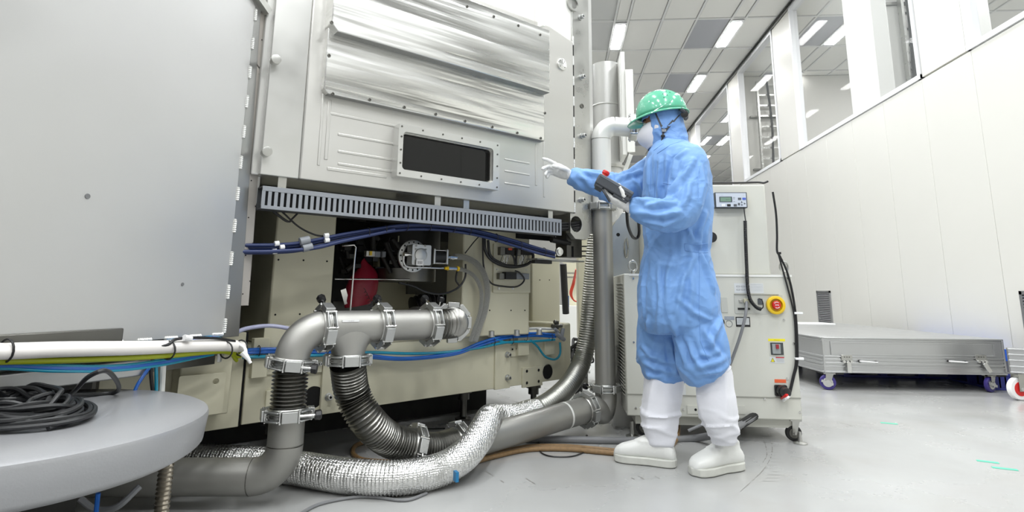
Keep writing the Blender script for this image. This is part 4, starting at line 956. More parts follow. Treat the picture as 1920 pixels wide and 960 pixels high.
# ---------------- connector panel on the right column
cp = thing('connector_panel', 'cream panel with black and grey cable connectors on the right column', 'panel', MA, (-.35, .32, .8))
u0, u1 = V(925, 457, .325), V(993, 549, .325)
MB(MA).plate(rrect(u0.x, u1.x, u1.z, u0.z, .004), .318, .33).build('panel_plate', cream, cp, bevel=.0015)
def cbox(pa, pb, t, m, nm='connector'):
    a, b_ = V(*pa, .318), V(*pb, .318); MB(MA).box(a.x, b_.x, .318-t, .318, b_.z, a.z).build(nm, m, cp, bevel=.002)
for pa, pb, t, m in (((933, 463), (942, 479), .03, steel_d), ((942, 465), (958, 478), .035, black), ((946, 465), (953, 470), .04, mat('orange plug', (210, 80, 40), .4)), ((963, 465), (971, 480), .03, steel_d), ((971, 466), (990, 479), .035, black), ((931, 512), (941, 524), .03, steel_d), ((941, 510), (961, 524), .04, black), ((962, 512), (990, 524), .012, greyp)):
    cbox(pa, pb, t, m)
rnd = random.Random(5)
for (xa, xb) in ((943, 957), (975, 990)):
    for k in range(7):
        x = rnd.uniform(xa, xb); hose('thin_wire', [V(x, 478, .29), V(x-2+rnd.uniform(-3, 3), 487, .285), V(x-5+rnd.uniform(-3, 3), 496, .29)], .0016, rnd.choice((wplast, black, wplast)), cp, 5, 4, fr=MA)
for px, py in ((932, 505), (987, 506)): MB(MA).lathe(V(px, py, .318), (0, -1, 0), [(0, .005), (.003, .004)], 10).build('panel_screw', alu, cp)
for px in (935, 961): MB(MA).bx(V(px, 541, .314), (.008, .01, .012)).build('tie_base', wplast, cp)
# ---------------- blue and teal tubes along the base beam
tb = thing('tube_run', 'bright blue and teal tubes clipped along the cream base beam', 'tubes', BF, (1, -.04, .45))
def BP(px, py, y=-.04): return BF.w(BF.pix(px, py, y))
for k, (a, m_, r_) in enumerate((
    ([(455, 657), (500, 655), (560, 655), (620, 657), (680, 665), (760, 672), (850, 662), (900, 643), (950, 629), (1000, 625), (1042, 628)], blue_t, .0085),
    ([(455, 662), (520, 660), (620, 662), (680, 669), (760, 674), (850, 665), (900, 648), (950, 634), (1000, 630), (1042, 632)], blue_t, .007),
    ([(455, 670), (520, 668), (600, 666), (690, 661), (770, 663), (840, 660), (900, 652), (950, 642), (1000, 640), (1040, 637)], cyan_t, .0075),
    ([(995, 638), (1008, 650), (1022, 668), (1040, 674), (1050, 664), (1050, 642)], cyan_t, .007),
    ([(911, 600), (914, 615), (925, 631), (940, 640), (960, 643)], cyan_t, .0065))):
    hose('teal_tube' if m_ is cyan_t else 'blue_tube', [BP(x, y) for x, y in a], r_, m_, tb)
for px, py in ((925, 641), (960, 638), (986, 632), (1033, 632), (485, 658), (612, 660)):
    p = BF.pix(px, py, -.04); MB(BF).tube([(p.x, p.y+.016*math.cos(a*math.pi/6), p.z+.022*math.sin(a*math.pi/6)) for a in range(12)], .002, 5, closed=True).build('cable_tie', black, tb)
MB().tube(cr([BP(860, 633, -.02), BP(930, 622, -.02), BP(1000, 616, -.02), BP(1040, 617, -.02)], 6), .0085, 10).build('clear_tube', mat('clear white tube', (214, 214, 210), .25), tb)
# manifold fitting
mf = MB(BF); p = BF.pix(1052, 628, -.05)
mf.cyl(p+Vector((-.05, 0, .01)), p+Vector((.03, 0, -.03)), .014, 10).cyl(p+Vector((.0, 0, -.03)), p+Vector((.02, 0, .04)), .013, 10).cyl(p+Vector((-.03, 0, .02)), p+Vector((-.06, 0, .04)), .01, 10)
mf.build('manifold', greyp, tb)
mfb = MB(BF); p = BF.pix(1045, 611, -.03); mfb.cyl(p+Vector((-.05, 0, 0)), p+Vector((.04, 0, 0)), .012, 10).cyl(p+Vector((0, 0, -.02)), p+Vector((0, 0, .03)), .01, 10).sphere(p+Vector((-.02, 0, .025)), .014, 10, 8)
mfb.build('manifold', steel_d, tb)
# ---------------- arm unit and things seen through the gap at the right of the machine
au = thing('sensor_arm', 'grey bracket and flat metal arm under the chamber end flange', 'bracket', MA, (-.05, .1, 1.0))
a, b_ = MA.pix(1063, 450, .1), MA.pix(1087, 483, .1)
MB(MA).box(a.x, b_.x+.02, .1, .2, b_.z, 1.15).build('block', steel_d, au, bevel=.003)
MB(MA).box(a.x+.04, a.x+.05, .095, .1, b_.z, 1.05).build('slot', void, au)
a, b_ = MA.pix(1003, 484, .12), MA.pix(1092, 492, .12); MB(MA).box(a.x, b_.x, .1, .2, b_.z, a.z).build('arm', alu, au, bevel=.003)
a, b_ = MA.pix(1003, 487, .09), MA.pix(1035, 495, .09); MB(MA).box(a.x, b_.x, .09, .12, b_.z, a.z).build('arm_head', dark, au)
a = MA.pix(1047, 472, .08); MB(MA).lathe(a, (0, -1, 0), [(0, .026), (.01, .026), (.011, .02), (.02, .02), (.021, .001)], 18).build('round_port', chrome, au)
MB(MA).lathe(MA.pix(1048, 452, .1), (1, 0, -.1), [(-.06, .018), (.06, .018), (.06, .012), (.09, .012)], 14).build('actuator', dark, au)
bc = thing('rear_cabinet', 'tall cream cabinet seen in the gap between machine and riser pipe', 'cabinet', W, (P3(1100, 500, 5).x, P3(1100, 500, 5).y, 0))
c0, c1 = P3(1085, 640, 5.0), P3(1114, 440, 5.0)
MB().box(c0.x, c1.x+.25, c0.y, c0.y+.5, c0.z, 1.3).build('cabinet_body', cream, bc, bevel=.01)
for k in range(3): p = P3(1092, 462+k*9, 4.98); MB().box(p.x-.02, p.x+.05, p.y-.002, p.y, p.z-.006, p.z+.006).build('vent_slot', dark, bc)
for x in (c0.x+.05, c1.x+.2): MB().box(x-.03, x+.03, c0.y+.1, c0.y+.4, 0, c0.z).build('cabinet_foot', steel_d, bc)
MB().tube(cr([P3(1107, 455, 4.95), P3(1108, 520, 4.95), P3(1111, 570, 4.95), P3(1112, 615, 4.9), P3(1100, 640, 4.85), P3(1092, 652, 4.8)], 6), .006, 7).build('cable', blackg, bc)
rc = thing('red_cable_rack', 'distant white rack with looped red cables seen through the gap', 'rack', W, (P3(1068, 550, 6.5).x, P3(1068, 550, 6.5).y, 0))
d0, d1 = P3(1052, 560, 7), P3(1090, 560, 7)
MB().box(d0.x-.15, d1.x+.2, d0.y, d0.y+.4, 0, .62).build('bench', white, rc); MB().box(d0.x+.03, d0.x+.25, d0.y+.2, d0.y+.5, .62, 1.15).build('box', cream, rc)
for k in range(4): hose('red_cable', [P3(1080, 505, 6.4-.05*k), P3(1077-k, 530, 6.4), P3(1072-k, 550, 6.4), P3(1076, 563, 6.4), P3(1085, 566, 6.4)], .008, mat('red cable', (200, 70, 50), .4), rc)
MB().cyl(P3(1056, 495, 6), P3(1061, 588, 6), .035, 10).build('black_post', black, rc)
MB().box(P3(1058, 565, 6.8).x, P3(1066, 565, 6.8).x, 6.6, 6.8, .62, .74).build('blue_box', blue_t, rc)
for z in (.95, 1.0): MB().box(d0.x, d1.x+.1, d0.y+.1, d0.y+.12, z, z+.02).build('rack_bar', steel, rc)
wb = thing('wire_tangle', 'tangle of black and white cables on the floor behind the base frame end', 'cables', W, (P3(1085, 680, 4.6).x, P3(1085, 680, 4.6).y, 0))
rnd = random.Random(9)
for k in range(14):
    c_ = P3(1083+rnd.uniform(-12, 14), rnd.uniform(655, 690), 4.5); pts = [c_+Vector((rnd.uniform(-.09, .09), rnd.uniform(-.1, .1), rnd.uniform(-.08, .1))) for _ in range(5)]
    for p in pts: p.z = max(p.z, .02)
    hose('tangled_cable', pts, rnd.uniform(.006, .014), black if k % 4 else wplast, wb, 7, 5)
MB().cyl(Vector((c_.x, c_.y, 0)), Vector((c_.x, c_.y, .35)), .03, 12).build('black_post', black, wb)
# ================================================================ CONTROL CABINET
o_ = PY(1176, 783, 3.42); CB = Fr((o_.x, o_.y), 0)
cb = thing('control_cabinet', 'off-white wheeled control cabinet with display panel and red emergency button behind the worker', 'cabinet', CB, (.45, .4, 0))
def C_(px, py, y=0): return CB.pix(px, py, y)
zb, zm, zt = .118, .888, 1.407
x1 = C_(1505, 787).x; xu1 = C_(1456, 515).x; xu0 = .2
MB(CB).box(0, x1, 0, .9, zb, zm).build('lower_body', cab_m, cb, bevel=.006)
MB(CB).box(.03, x1-.0, -.004, .0, zm-.012, zm+.0).build('top_lip', white, cb)
MB(CB).box(xu0, xu1-.02, .03, .8, zm, zt).build('upper_body', cab_m, cb, bevel=.006)
MB(CB).box(.05, x1-.03, .05, .85, zb-.05, zb).build('chassis', cab_m, cb)
MB(CB).box(0.0, x1, -.003, .0, zb+.11, zb+.116).build('kick_seam', mat('seam shade', (150, 150, 142), .5), cb)
for z in (zb+.112,): pass
# left side vent: slats
s0 = None
for i in range(34):
    z = .22+i*.0185
    if s0 is None: s0 = MB(CB).bx((-.006, .22, z), (.014, .34, .003), Matrix.Rotation(R(35), 3, 'Y')).build('vent_slat', mat('vent enamel', (180, 180, 172), .45), cb)
    else: dup(s0, 'vent_slat', cb, CB, (-.006, .22, z))
# small things on the front
def cscrew(px, py):
    p = C_(px, py, -.001); MB(CB).lathe(p, (0, -1, 0), [(0, .0065), (.003, .006), (.0035, .003), (.001, .003)], 10).build('screw', chrome, cb)
for px, py in ((1187, 522), (1188, 642), (1192, 765), (1478, 522), (1470, 600), (1488, 644), (1476, 710), (1281, 768), (1434, 748), (1500, 773)): cscrew(px, py)
for px in (1304, 1381):
    p = C_(px, 768); MB(CB).plate(rrect(p.x-.045, p.x+.045, p.z-.022, p.z+.022, .003), -.004, 0).build('small_plate', cab_m, cb, bevel=.001); MB(CB).lathe((p.x, -.0042, p.z), (0, -1, 0), [(0, .007), (.0005, .007)], 12).build('hole_plug', void, cb)
# eyebolts
for px in (1187, 1471):
    p = C_(px, 515, .06); MB(CB).cyl((p.x, .06, zm), (p.x, .06, zm+.02), .012, 12).build('eyebolt_stem', steel, cb)
    MB(CB).tube([(p.x+.022*math.cos(2*math.pi*i/20), .06, zm+.045+.03*math.sin(2*math.pi*i/20)) for i in range(20)], .0065, 10, closed=True).build('eyebolt_ring', steel, cb)
# display unit
yd = -.012
d0, d1 = C_(1341, 361, yd), C_(1401, 388, yd)
dz0, dz1 = C_(1370, 389, yd).z, C_(1370, 361, yd).z
pnl = MB(CB).box(d0.x-.003, d1.x+.003, yd, .03, dz0-.002, dz1+.002).build('display_unit', mat('display housing', (58, 64, 70), .4), cb, bevel=.003)
MB(CB).box(d0.x+.002, d1.x-.003, yd-.001, yd+.002, dz0+.003, dz1-.003).build('display_face', mat('display face', (192, 199, 210), .35), pnl)
wx, hz_ = d1.x-d0.x, dz1-dz0
def dd(u0, v0, u1, v1, m, nm='display_button'):          # 0..1 across the face, v downwards
    return MB(CB).box(d0.x+u0*wx, d0.x+u1*wx, yd-.0025, yd-.0005, dz1-v1*hz_, dz1-v0*hz_).build(nm, m, pnl)
dd(.12, .28, .53, .64, mat('display bezel', (70, 78, 84), .4), 'bezel'); MB(CB).box(d0.x+.15*wx, d0.x+.49*wx, yd-.003, yd-.0024, dz1-.6*hz_, dz1-.33*hz_).build('lcd', mat('lcd green', (118, 146, 128), .25), pnl)
dgm = mat('button grey', (84, 88, 94), .4); bbm = mat('button blue', (74, 100, 190), .4)
dd(.72, .35, .82, .5, dgm); dd(.86, .35, .97, .5, bbm); dd(.18, .78, .29, .93, wplast); dd(.36, .78, .47, .93, blackg); dd(.57, .78, .67, .93, dgm); dd(.71, .7, .77, .85, dgm)
for (u, v, pts) in ((.83, .63, ((-1, -1), (1, -1), (0, 1))), (.83, .85, ((-1, 1), (0, -1), (1, 1))), (.93, .74, ((-1, -1), (1, 0), (-1, 1)))):
    cx_, cz_ = d0.x+u*wx, dz1-v*hz_; MB(CB).plate([(cx_+a*.0052, cz_+b*.0052) for a, b in pts], yd-.0025, yd-.0005).build('arrow_key', dgm, pnl)
for v in (.33, .43, .6): dd(.58, v-.02, .6, v+.02, dgm, 'lamp_dot')
text('readout', '-- -', .016, mat('lcd digits', (60, 84, 70), .4), pnl, CB, (d0.x+.38*wx, yd-.0032, dz1-.47*hz_))
text('panel_words', '-- --- -', .0055, dgm, pnl, CB, (d0.x+.22*wx, yd-.0014, dz1-.17*hz_))
for v, s in ((.33, '---'), (.43, '----'), (.6, '--')): text('panel_words', s, .0045, dgm, pnl, CB, (d0.x+.65*wx, yd-.0014, dz1-v*hz_))
for u, v, s, m_ in ((.235, .855, '---', dgm), (.415, .855, '---', wplast), (.915, .425, '---', wplast)): text('panel_words', s, .005, m_, pnl, CB, (d0.x+u*wx, yd-.003, dz1-v*hz_))
for v, s in ((.14, '---'), (.22, '----')): text('panel_words', s, .004, dgm, pnl, CB, (d0.x+.9*wx, yd-.0014, dz1-v*hz_))
# coiled black lead
def CW(px, py, y): return CB.w(C_(px, py, y))
MB().tube(cr([CW(1395, 389, -.008), CW(1396, 400, -.012), CW(1398, 414, -.02)], 5), .0032, 7).build('lead', blackg, cb)
P_ = resample(cr([CW(1397, 414, -.02), CW(1398, 450, -.022), CW(1400, 500, -.024), CW(1402, 540, -.026), (CW(1407, 562, -.03)), CW(1418, 576, -.035), CW(1427, 580, -.03)], 10), .0022)
MB().tube(P_, [.0105 if i % 3 else .0075 for i in range(len(P_))], 12).build('coiled_lead', blackg, cb, ang=70)
MB().tube(cr([CW(1427, 580, -.03), CW(1431, 575, -.04), CW(1429, 563, -.04), CW(1423, 560, -.01)], 5), .003, 7).build('lead', blackg, cb)
# connector field
f0_, f1_ = C_(1376, 552), C_(1462, 589)
MB(CB).plate(rrect(f0_.x, f1_.x+.02, f1_.z, f0_.z, .006), -.0025, 0).build('connector_field', mat('connector field', (186, 187, 180), .45), cb)
MB(CB).box(f0_.x, f1_.x, -.006, 0, f0_.z-.001, f0_.z+.003).build('field_edge', mat('seam shade', (150, 150, 142), .5), cb)
def cb_box(pa, pb, t, m, nm): a, b_ = C_(*pa), C_(*pb); return MB(CB).box(a.x, b_.x, -t, 0, b_.z, a.z).build(nm, m, cb, bevel=.0012)
cb_box((1385, 562), (1392, 567), .01, steel, 'connector'); cb_box((1393, 560), (1408, 568), .02, mat('beige plug', (190, 186, 160), .45), 'connector'); cb_box((1383, 577), (1406, 581), .006, black, 'connector')
cb_box((1420, 560), (1430, 571), .006, dgm, 'connector'); cb_box((1351, 557), (1365, 586), .003, mat('inset panel', (188, 189, 182), .5), 'inset_panel')
MB().tube(cr([CW(1400, 566, -.02), CW(1398, 590, -.05), CW(1388, 630, -.06), CW(1372, 675, -.05), CW(1360, 705, -.04), CW(1345, 760, .0-.03), CW(1325, 790, -.03), CW(1290, 808, -.05)], 8), .0085, 10).build('grey_lead', gh, cb)
# emergency stop
p = C_(1453, 572, -.002); es = MB(CB).lathe(p, (0, -1, 0), [(0, .05), (.02, .05), (.022, .047), (.022, .035), (.004, .033), (.003, .001)], 36, cap=False).build('emergency_collar', yel, cb)
MB(CB).lathe((p.x, -.004, p.z), (0, -1, 0), [(0, .016), (.012, .016), (.013, .023), (.026, .023), (.029, .02), (.03, .001)], 28).build('emergency_button', redp, es)
MB(CB).tube([(p.x+.016*math.cos(a/20*2*math.pi), -.0345, p.z+.016*math.sin(a/20*2*math.pi)) for a in range(3, 9)], .0016, 5).build('arrow_mark', wplast, es)
MB(CB).tube([(p.x+.016*math.cos(a/20*2*math.pi), -.0345, p.z+.016*math.sin(a/20*2*math.pi)) for a in range(13, 19)], .0016, 5).build('arrow_mark', wplast, es)
text('button_text', 'EMS', .012, wplast, es, CB, (p.x, -.0345, p.z))
# stickers
prm = mat('print grey', (110, 112, 118), .5)
a, b_ = C_(1376, 531), C_(1432, 550); MB(CB).box(a.x, b_.x, -.001, 0, b_.z, a.z).build('diagram_sticker', mat('sticker white', (206, 209, 210), .4), cb)
for k in range(5):
    z = a.z-.006-.0085*k; MB(CB).box(a.x+.09, b_.x-.003, -.0014, 0, z-.0005, z).build('print_line', prm, cb)
for k in range(2):
    for j in range(3): MB(CB).plate(rrect(a.x+.012+.026*j, a.x+.032+.026*j, a.z-.022-.018*k, a.z-.014-.018*k, .002), -.0013, 0, holes=[rrect(a.x+.0135+.026*j, a.x+.0305+.026*j, a.z-.0205-.018*k, a.z-.0155-.018*k, .001)]).build('print_box', prm, cb)
def sticker(pa, pb, m, nm='sticker', t=.001): a, b_ = C_(*pa), C_(*pb); MB(CB).box(a.x, b_.x, -t, 0, b_.z, a.z).build(nm, m, cb); return a, b_
sticker((1358, 593), (1377, 600), mat('badge grey', (150, 156, 164), .35)); text('badge_text', '--- ---', .009, wplast, cb, CB, (C_(1367, 596).x, -.0014, C_(1367, 596).z))
p = C_(1367, 607); MB(CB).plate(circ(p.x, p.z, .019), -.001, 0, holes=[circ(p.x, p.z, .0165)]).build('round_mark', prm, cb); text('round_mark_text', '-- -', .009, prm, cb, CB, (p.x, -.0012, p.z))
sticker((1379, 594), (1407, 613), blackg); a, b_ = sticker((1381, 596), (1405, 609), mat('sticker white', (206, 209, 210), .4), t=.0015)
for k in range(4): MB(CB).box(a.x+.004, b_.x-.004, -.0019, 0, a.z-.007*(k+1), a.z-.007*(k+1)+.0008).build('print_line', prm, cb)
text('sticker_text', '--- ----', .006, prm, cb, CB, (C_(1393, 616).x, -.001, C_(1393, 616).z))
a, b_ = sticker((1440, 635), (1472, 640), mat('warning yellow', (236, 222, 40), .4)); text('warning_text', '------ ---- ----', .0062, dark, cb, CB, ((a.x+b_.x)/2, -.0014, (a.z+b_.z)/2))
a, b_ = C_(1442, 641), C_(1471, 667)
MB(CB).plate([(a.x, b_.z), (b_.x, b_.z), (b_.x, a.z), (a.x, a.z)], -.003, .0, holes=[[(a.x+.004, b_.z+.003), (b_.x-.004, b_.z+.003), (b_.x-.004, a.z-.003), (a.x+.004, a.z-.003)]]).build('breaker_frame', cab_m, cb)
MB(CB).box(a.x+.004, b_.x-.004, -.0006, .0, b_.z+.003, a.z-.003).build('breaker_recess', mat('recess', (70, 74, 74), .5), cb)
MB(CB).box(a.x+.012, b_.x-.022, -.012, 0, b_.z+.01, a.z-.01).build('breaker_body', mat('breaker grey', (150, 155, 155), .45), cb, bevel=.001)
MB(CB).box(a.x+.03, a.x+.044, -.02, 0, a.z-.034, a.z-.012).build('breaker_lever', mat('breaker red', (150, 40, 50), .45), cb)
a, b_ = sticker((1443, 669), (1471, 681), mat('sticker white', (206, 209, 210), .4)); MB(CB).box(a.x+.032, b_.x, -.0014, 0, a.z-.006, a.z).build('red_bar', mat('sticker red', (190, 60, 70), .4), cb)
cx_, cz_ = a.x+.015, (a.z+b_.z)/2; MB(CB).plate([(cx_-.012, cz_-.011), (cx_+.012, cz_-.011), (cx_, cz_+.012)], -.0014, 0).build('warning_triangle', dark, cb)
MB(CB).plate([(cx_-.009, cz_-.0095), (cx_+.009, cz_-.0095), (cx_, cz_+.009)], -.0018, 0).build('warning_triangle', mat('warning yellow', (236, 222, 40), .4), cb); text('bolt_mark', '!', .012, dark, cb, CB, (cx_, -.002, cz_-.002))
for k in range(4): MB(CB).box(a.x+.034, b_.x-.002, -.0014, 0, a.z-.011-.005*k, a.z-.0102-.005*k).build('print_line', prm, cb)
sticker((1452, 711), (1474, 718), mat('orange sticker', (224, 98, 56), .4))
a, b_ = sticker((1275, 722), (1286, 743), mat('sticker white', (206, 209, 210), .4))
# socket and plug with red and white leads
a, b_ = C_(1451, 721), C_(1476, 743)
MB(CB).plate(rrect(a.x, b_.x, b_.z, a.z, .008), -.012, 0).build('socket_plate', blackg, cb, bevel=.002)
p = C_(1466, 733, -.02); MB(CB).lathe((p.x, -.01, p.z), (.25, -1, -.1), [(0, .03), (.02, .03), (.021, .026), (.05, .026), (.055, .018)], 18).build('plug', blackg, cb)
MB().tube(cr([CW(1478, 738, -.04), CW(1470, 744, -.05), P3(1456, 753, 3.33)], 6), .009, 9).build('red_lead', redp, cb)
MB().tube(cr([CW(1480, 742, -.04), CW(1472, 748, -.05), P3(1458, 757, 3.33)], 6), .009, 9).build('white_lead', wplast, cb)
# black cable down the right edge
for k, (pts, r_) in enumerate((([(1449, 360), (1455, 400), (1457, 440), (1457, 470), (1462, 480), (1474, 505), (1484, 540), (1492, 590), (1495, 640), (1495, 680), (1489, 705), (1482, 735)], .0062), ([(1459, 474), (1466, 500), (1477, 540), (1489, 590), (1492, 640), (1492, 680), (1486, 708), (1480, 735)], .005))):
    MB().tube(cr([CW(a, b, -.012) for a, b in pts], 8), r_, 8).build('edge_cable', blackg, cb)
for px, py in ((1492, 587), (1494, 672)): p = C_(px, py); MB(CB).box(p.x-.014, p.x+.03, -.022, .0, p.z-.006, p.z+.006).build('cable_clip', wplast, cb, bevel=.002)
p = C_(1459, 475); MB(CB).bx((p.x, -.014, p.z), (.018, .016, .012)).build('cable_knot', black, cb)
for py, x in ((445, 1334), (604, 1350)):
    p = C_(x, py, .0); MB(CB).lathe(p, (0, -1, 0), [(0, .03 if py < 500 else .024), (.006, .03 if py < 500 else .024), (.007, .001)], 24).build('black_cap', black, cb)
MB().tube(cr([CW(1335, 343, .1), CW(1380, 343, .1), CW(1420, 342, .12), CW(1432, 343, .1), CW(1440, 340, .1)], 5), .006, 7).build('top_cable', black, cb)
# caster and feet
def caster(fr, p, r, parent, wheel, hub, brake=False, yaw=0, mount_z=None):
    rm = Matrix.Rotation(R(yaw), 3, 'Z'); p = Vector(p); ax = rm @ Vector((0, 1, 0)); fx = rm @ Vector((1, 0, 0)); t = r*.5
    c = MB(fr).lathe(Vector((p.x, p.y, r))-ax*t/2, ax, [(0, r*.5), (0, r*.93), (t*.15, r), (t*.85, r), (t, r*.93), (t, r*.5)], 28).build('caster', wheel, parent)
    MB(fr).lathe(Vector((p.x, p.y, r))-ax*(t/2+.003), ax, [(0, r*.12), (0, r*.62), (t+.006, r*.62), (t+.006, r*.12)], 20).build('wheel_hub', hub, c)
    MB(fr).cyl(Vector((p.x, p.y, r))-ax*(t*.9), Vector((p.x, p.y, r))+ax*(t*.9), r*.16, 10).build('axle', chrome, c)
    top = mount_z
    for s_ in (-1, 1):
        q = Vector((p.x, p.y, 0))+ax*s_*t*.72
        MB(fr).add([q+fx*a+Vector((0, 0, b))+ax*s_*e for e in (0, .003) for a, b in ((-r*.25, r*.8), (r*.25, r*.8), (r*.75, top-.01), (-r*.2, top-.01))], [(0, 1, 2, 3), (7, 6, 5, 4), (0, 4, 5, 1), (1, 5, 6, 2), (2, 6, 7, 3), (3, 7, 4, 0)]).build('caster_fork', steel, c)
    MB(fr).bx(Vector((p.x, p.y, top-.006))+fx*r*.25, (r*1.4, r*1.2, .008), rm).build('caster_plate', steel, c)
    if brake:
        MB(fr).bx(Vector((p.x, p.y, r*1.0))-ax*t*.95-fx*r*.1, (r*1.5, .012, r*.32), rm @ Matrix.Rotation(R(18), 3, 'Y')).build('brake_pedal', chrome, c)
        MB(fr).cyl(Vector((p.x, p.y, r))-ax*t*1.15, Vector((p.x, p.y, r))-ax*t*.6, r*.33, 14).build('brake_disc', chrome, c)
    return c
p = CB.loc(PZ(1478, 820)); caster(CB, (p.x, .06, 0), .042, cb, black, steel_d, mount_z=.07+.045)
MB(CB).lathe((p.x+.01, .0, 0), (0, 0, 1), [(0, .035), (.006, .035), (.012, .012), (.06, .008)], 18).build('levelling_foot', steel, cb)
p2 = CB.loc(PZ(1190, 815)); caster(CB, (.1, .09, 0), .042, cb, black, steel_d, mount_z=.115)
MB(CB).lathe((.03, .05, 0), (0, 0, 1), [(0, .035), (.008, .035), (.014, .012), (.08, .01)], 18).build('levelling_foot', steel, cb)
caster(CB, (.1, .75, 0), .042, cb, black, steel_d, mount_z=.115); caster(CB, (.8, .75, 0), .042, cb, black, steel_d, mount_z=.115)
# ---------------- upright steel frame behind, between riser and cabinet
fs = thing('polished_frame', 'polished steel upright frame between the riser pipe and the cabinet', 'frame', W, (P3(1178, 600, 3.9).x, P3(1178, 600, 3.9).y, 0))
a, b_ = P3(1152, 600, 4.05), P3(1206, 600, 3.95)
fy = a.y; z1_ = PY(1180, 398, fy).z
mir = metal('polished steel', (190, 190, 186), .34, bump=.08, bscale=5)
MB().plate([(a.x, .0), (b_.x, .0), (b_.x, z1_), (a.x+.07, z1_), (a.x, z1_-.1)], fy, fy+.05).build('frame_panel', mir, fs, bevel=.003)
for px, py in ((1159, 440), (1159, 596), (1170, 601), (1166, 632), (1162, 745), (1164, 758)):
    p = PY(px, py, fy-.001); MB().lathe(p, (0, -1, 0), [(0, .013 if py < 620 else .006), (.001, .013 if py < 620 else .006)], 16).build('hole_plug', void, fs)
MB().tube([(PY(1174, 465, fy).x+.012*math.cos(i*math.pi/10), fy-.02, PY(1174, 465, fy).z+.07*math.sin(i*math.pi/10)) for i in range(20)], .005, 8, closed=True).build('ring_handle', chrome, fs)
MB().tube(cr([P3(1175, 395, 3.0), P3(1178, 425, 3.1), P3(1188, 446, 3.2), P3(1198, 440, 3.2), P3(1196, 410, 3.1), P3(1185, 390, 2.95)], 8), .0085, 10).build('pendant_cable', blackg, label='black cable hanging in a loop below the hand-held controller', cat='cable')
a = PZ(1160, 800); b_ = PZ(1180, 745)
MB().add([(a.x-.04, a.y, 0), (a.x+.12, a.y, 0), (a.x+.07, a.y+.02, .35), (a.x+.04, a.y+.02, .5), (a.x-.04, a.y+.15, 0), (a.x+.12, a.y+.15, 0), (a.x+.07, a.y+.1, .35), (a.x+.04, a.y+.1, .5)], [(0, 1, 2, 3), (7, 6, 5, 4), (0, 4, 5, 1), (1, 5, 6, 2), (2, 6, 7, 3), (3, 7, 4, 0)]).build('foot_gusset', mir, fs)
# ================================================================ ALUMINIUM TROLLEY
o_ = PZ(1545, 735); CT = Fr((o_.x, o_.y+.1), 3)
ct = thing('flat_trolley', 'long low aluminium box trolley on purple casters', 'trolley', CT, (.8, 1.3, 0))
cx0, cx1, cz0, cz1, cl = .057, 1.556, .14, .428, 2.62
alp = metal('trolley aluminium', (196, 197, 198), .36, rvar=.05, vscale=3)
MB(CT).box(cx0+.004, cx1-.004, .004, cl-.004, cz0+.002, cz1-.003).build('box_body', alp, ct)
MB(CT).box(cx0-.002, cx1+.002, -.002, cl+.002, cz1-.006, cz1).build('top_sheet', alp, ct, bevel=.002)
H_ = cz1-cz0
for (v0, v1, t) in ((.0, .035, .010), (.06, .1, .004), (.52, .56, .008), (.6, .66, .004), (.70, .76, .008), (.80, .84, .004), (.95, 1, .008)):
    za, zb5 = cz1-v1*H_, cz1-v0*H_
    MB(CT).box(cx0, cx1, -t, .004, za, zb5).build('extruded_rail', alp, ct, bevel=.002); MB(CT).box(cx0-t, cx0+.004, 0, cl, za, zb5).build('extruded_rail', alp, ct, bevel=.002)
for (xa, xb) in ((cx0, cx0+.012), (cx1-.012, cx1)): MB(CT).box(xa, xb, -.01, .004, cz0, cz1).build('corner_profile', alp, ct, bevel=.002)
MB(CT).plate([(cx0+.07, cz1-.5*H_), (cx1-.07, cz1-.5*H_), (cx1-.07, cz1-.12*H_), (cx0+.07, cz1-.12*H_)], -.004, .004, holes=[[(cx0+.085, cz1-.46*H_), (cx1-.085, cz1-.46*H_), (cx1-.085, cz1-.16*H_), (cx0+.085, cz1-.16*H_)]]).build('panel_moulding', alp, ct, bevel=.001)
def ctp(px, py): return CT.pix(px, py, -.01)
for px in (1588, 1840):
    p = ctp(px, 676); MB(CT).box(p.x-.045, p.x+.045, -.014, -.004, p.z+.0, p.z+.045).build('latch_plate', steel, ct, bevel=.002)
    for s_ in (-1, 0, 1): MB(CT).cyl((p.x+s_*.03, -.03, p.z-.008), (p.x+s_*.03, -.004, p.z-.008), .011, 10).build('latch_roller', chrome, ct)
    MB(CT).bx((p.x+(.005 if px < 1700 else .03), -.03, p.z-.055), (.035, .008, .085), Matrix.Rotation(R(0 if px < 1700 else -28), 3, 'Y')).build('latch_lever', chrome, ct, bevel=.002)
    for s_ in (-.02, .0, .02): MB(CT).lathe((p.x+s_, -.014, p.z+.028), (0, -1, 0), [(0, .005), (.002, .005)], 8).build('rivet', steel_d, ct)
for xa, xb in ((1612, 1643), (1779, 1811)):
    p, q = ctp(xa, 677), ctp(xb, 679)
    MB(CT).tube(cr([(p.x, -.008, p.z), (p.x+.008, -.03, p.z), (q.x-.008, -.03, q.z), (q.x, -.008, q.z)], 5), .006, 8).build('handle', wplast, ct)
    for v in (p, q): MB(CT).bx((v.x, -.012, v.z), (.016, .012, .018)).build('handle_end', black, ct)
purp = mat('purple tyre', (58, 48, 120), .4)
for x, y in ((.06+.03, .02), (1.42, .02), (.1, 2.4), (1.42, 2.4)):
    caster(CT, (x, y, 0), .062, ct, purp, chrome, brake=(y < 1), yaw=-20 if x < 1 else 25, mount_z=cz0)
    MB(CT).bx((x+.05, y+.05, cz0-.008), (.16, .14, .014)).build('caster_bracket', black, ct)
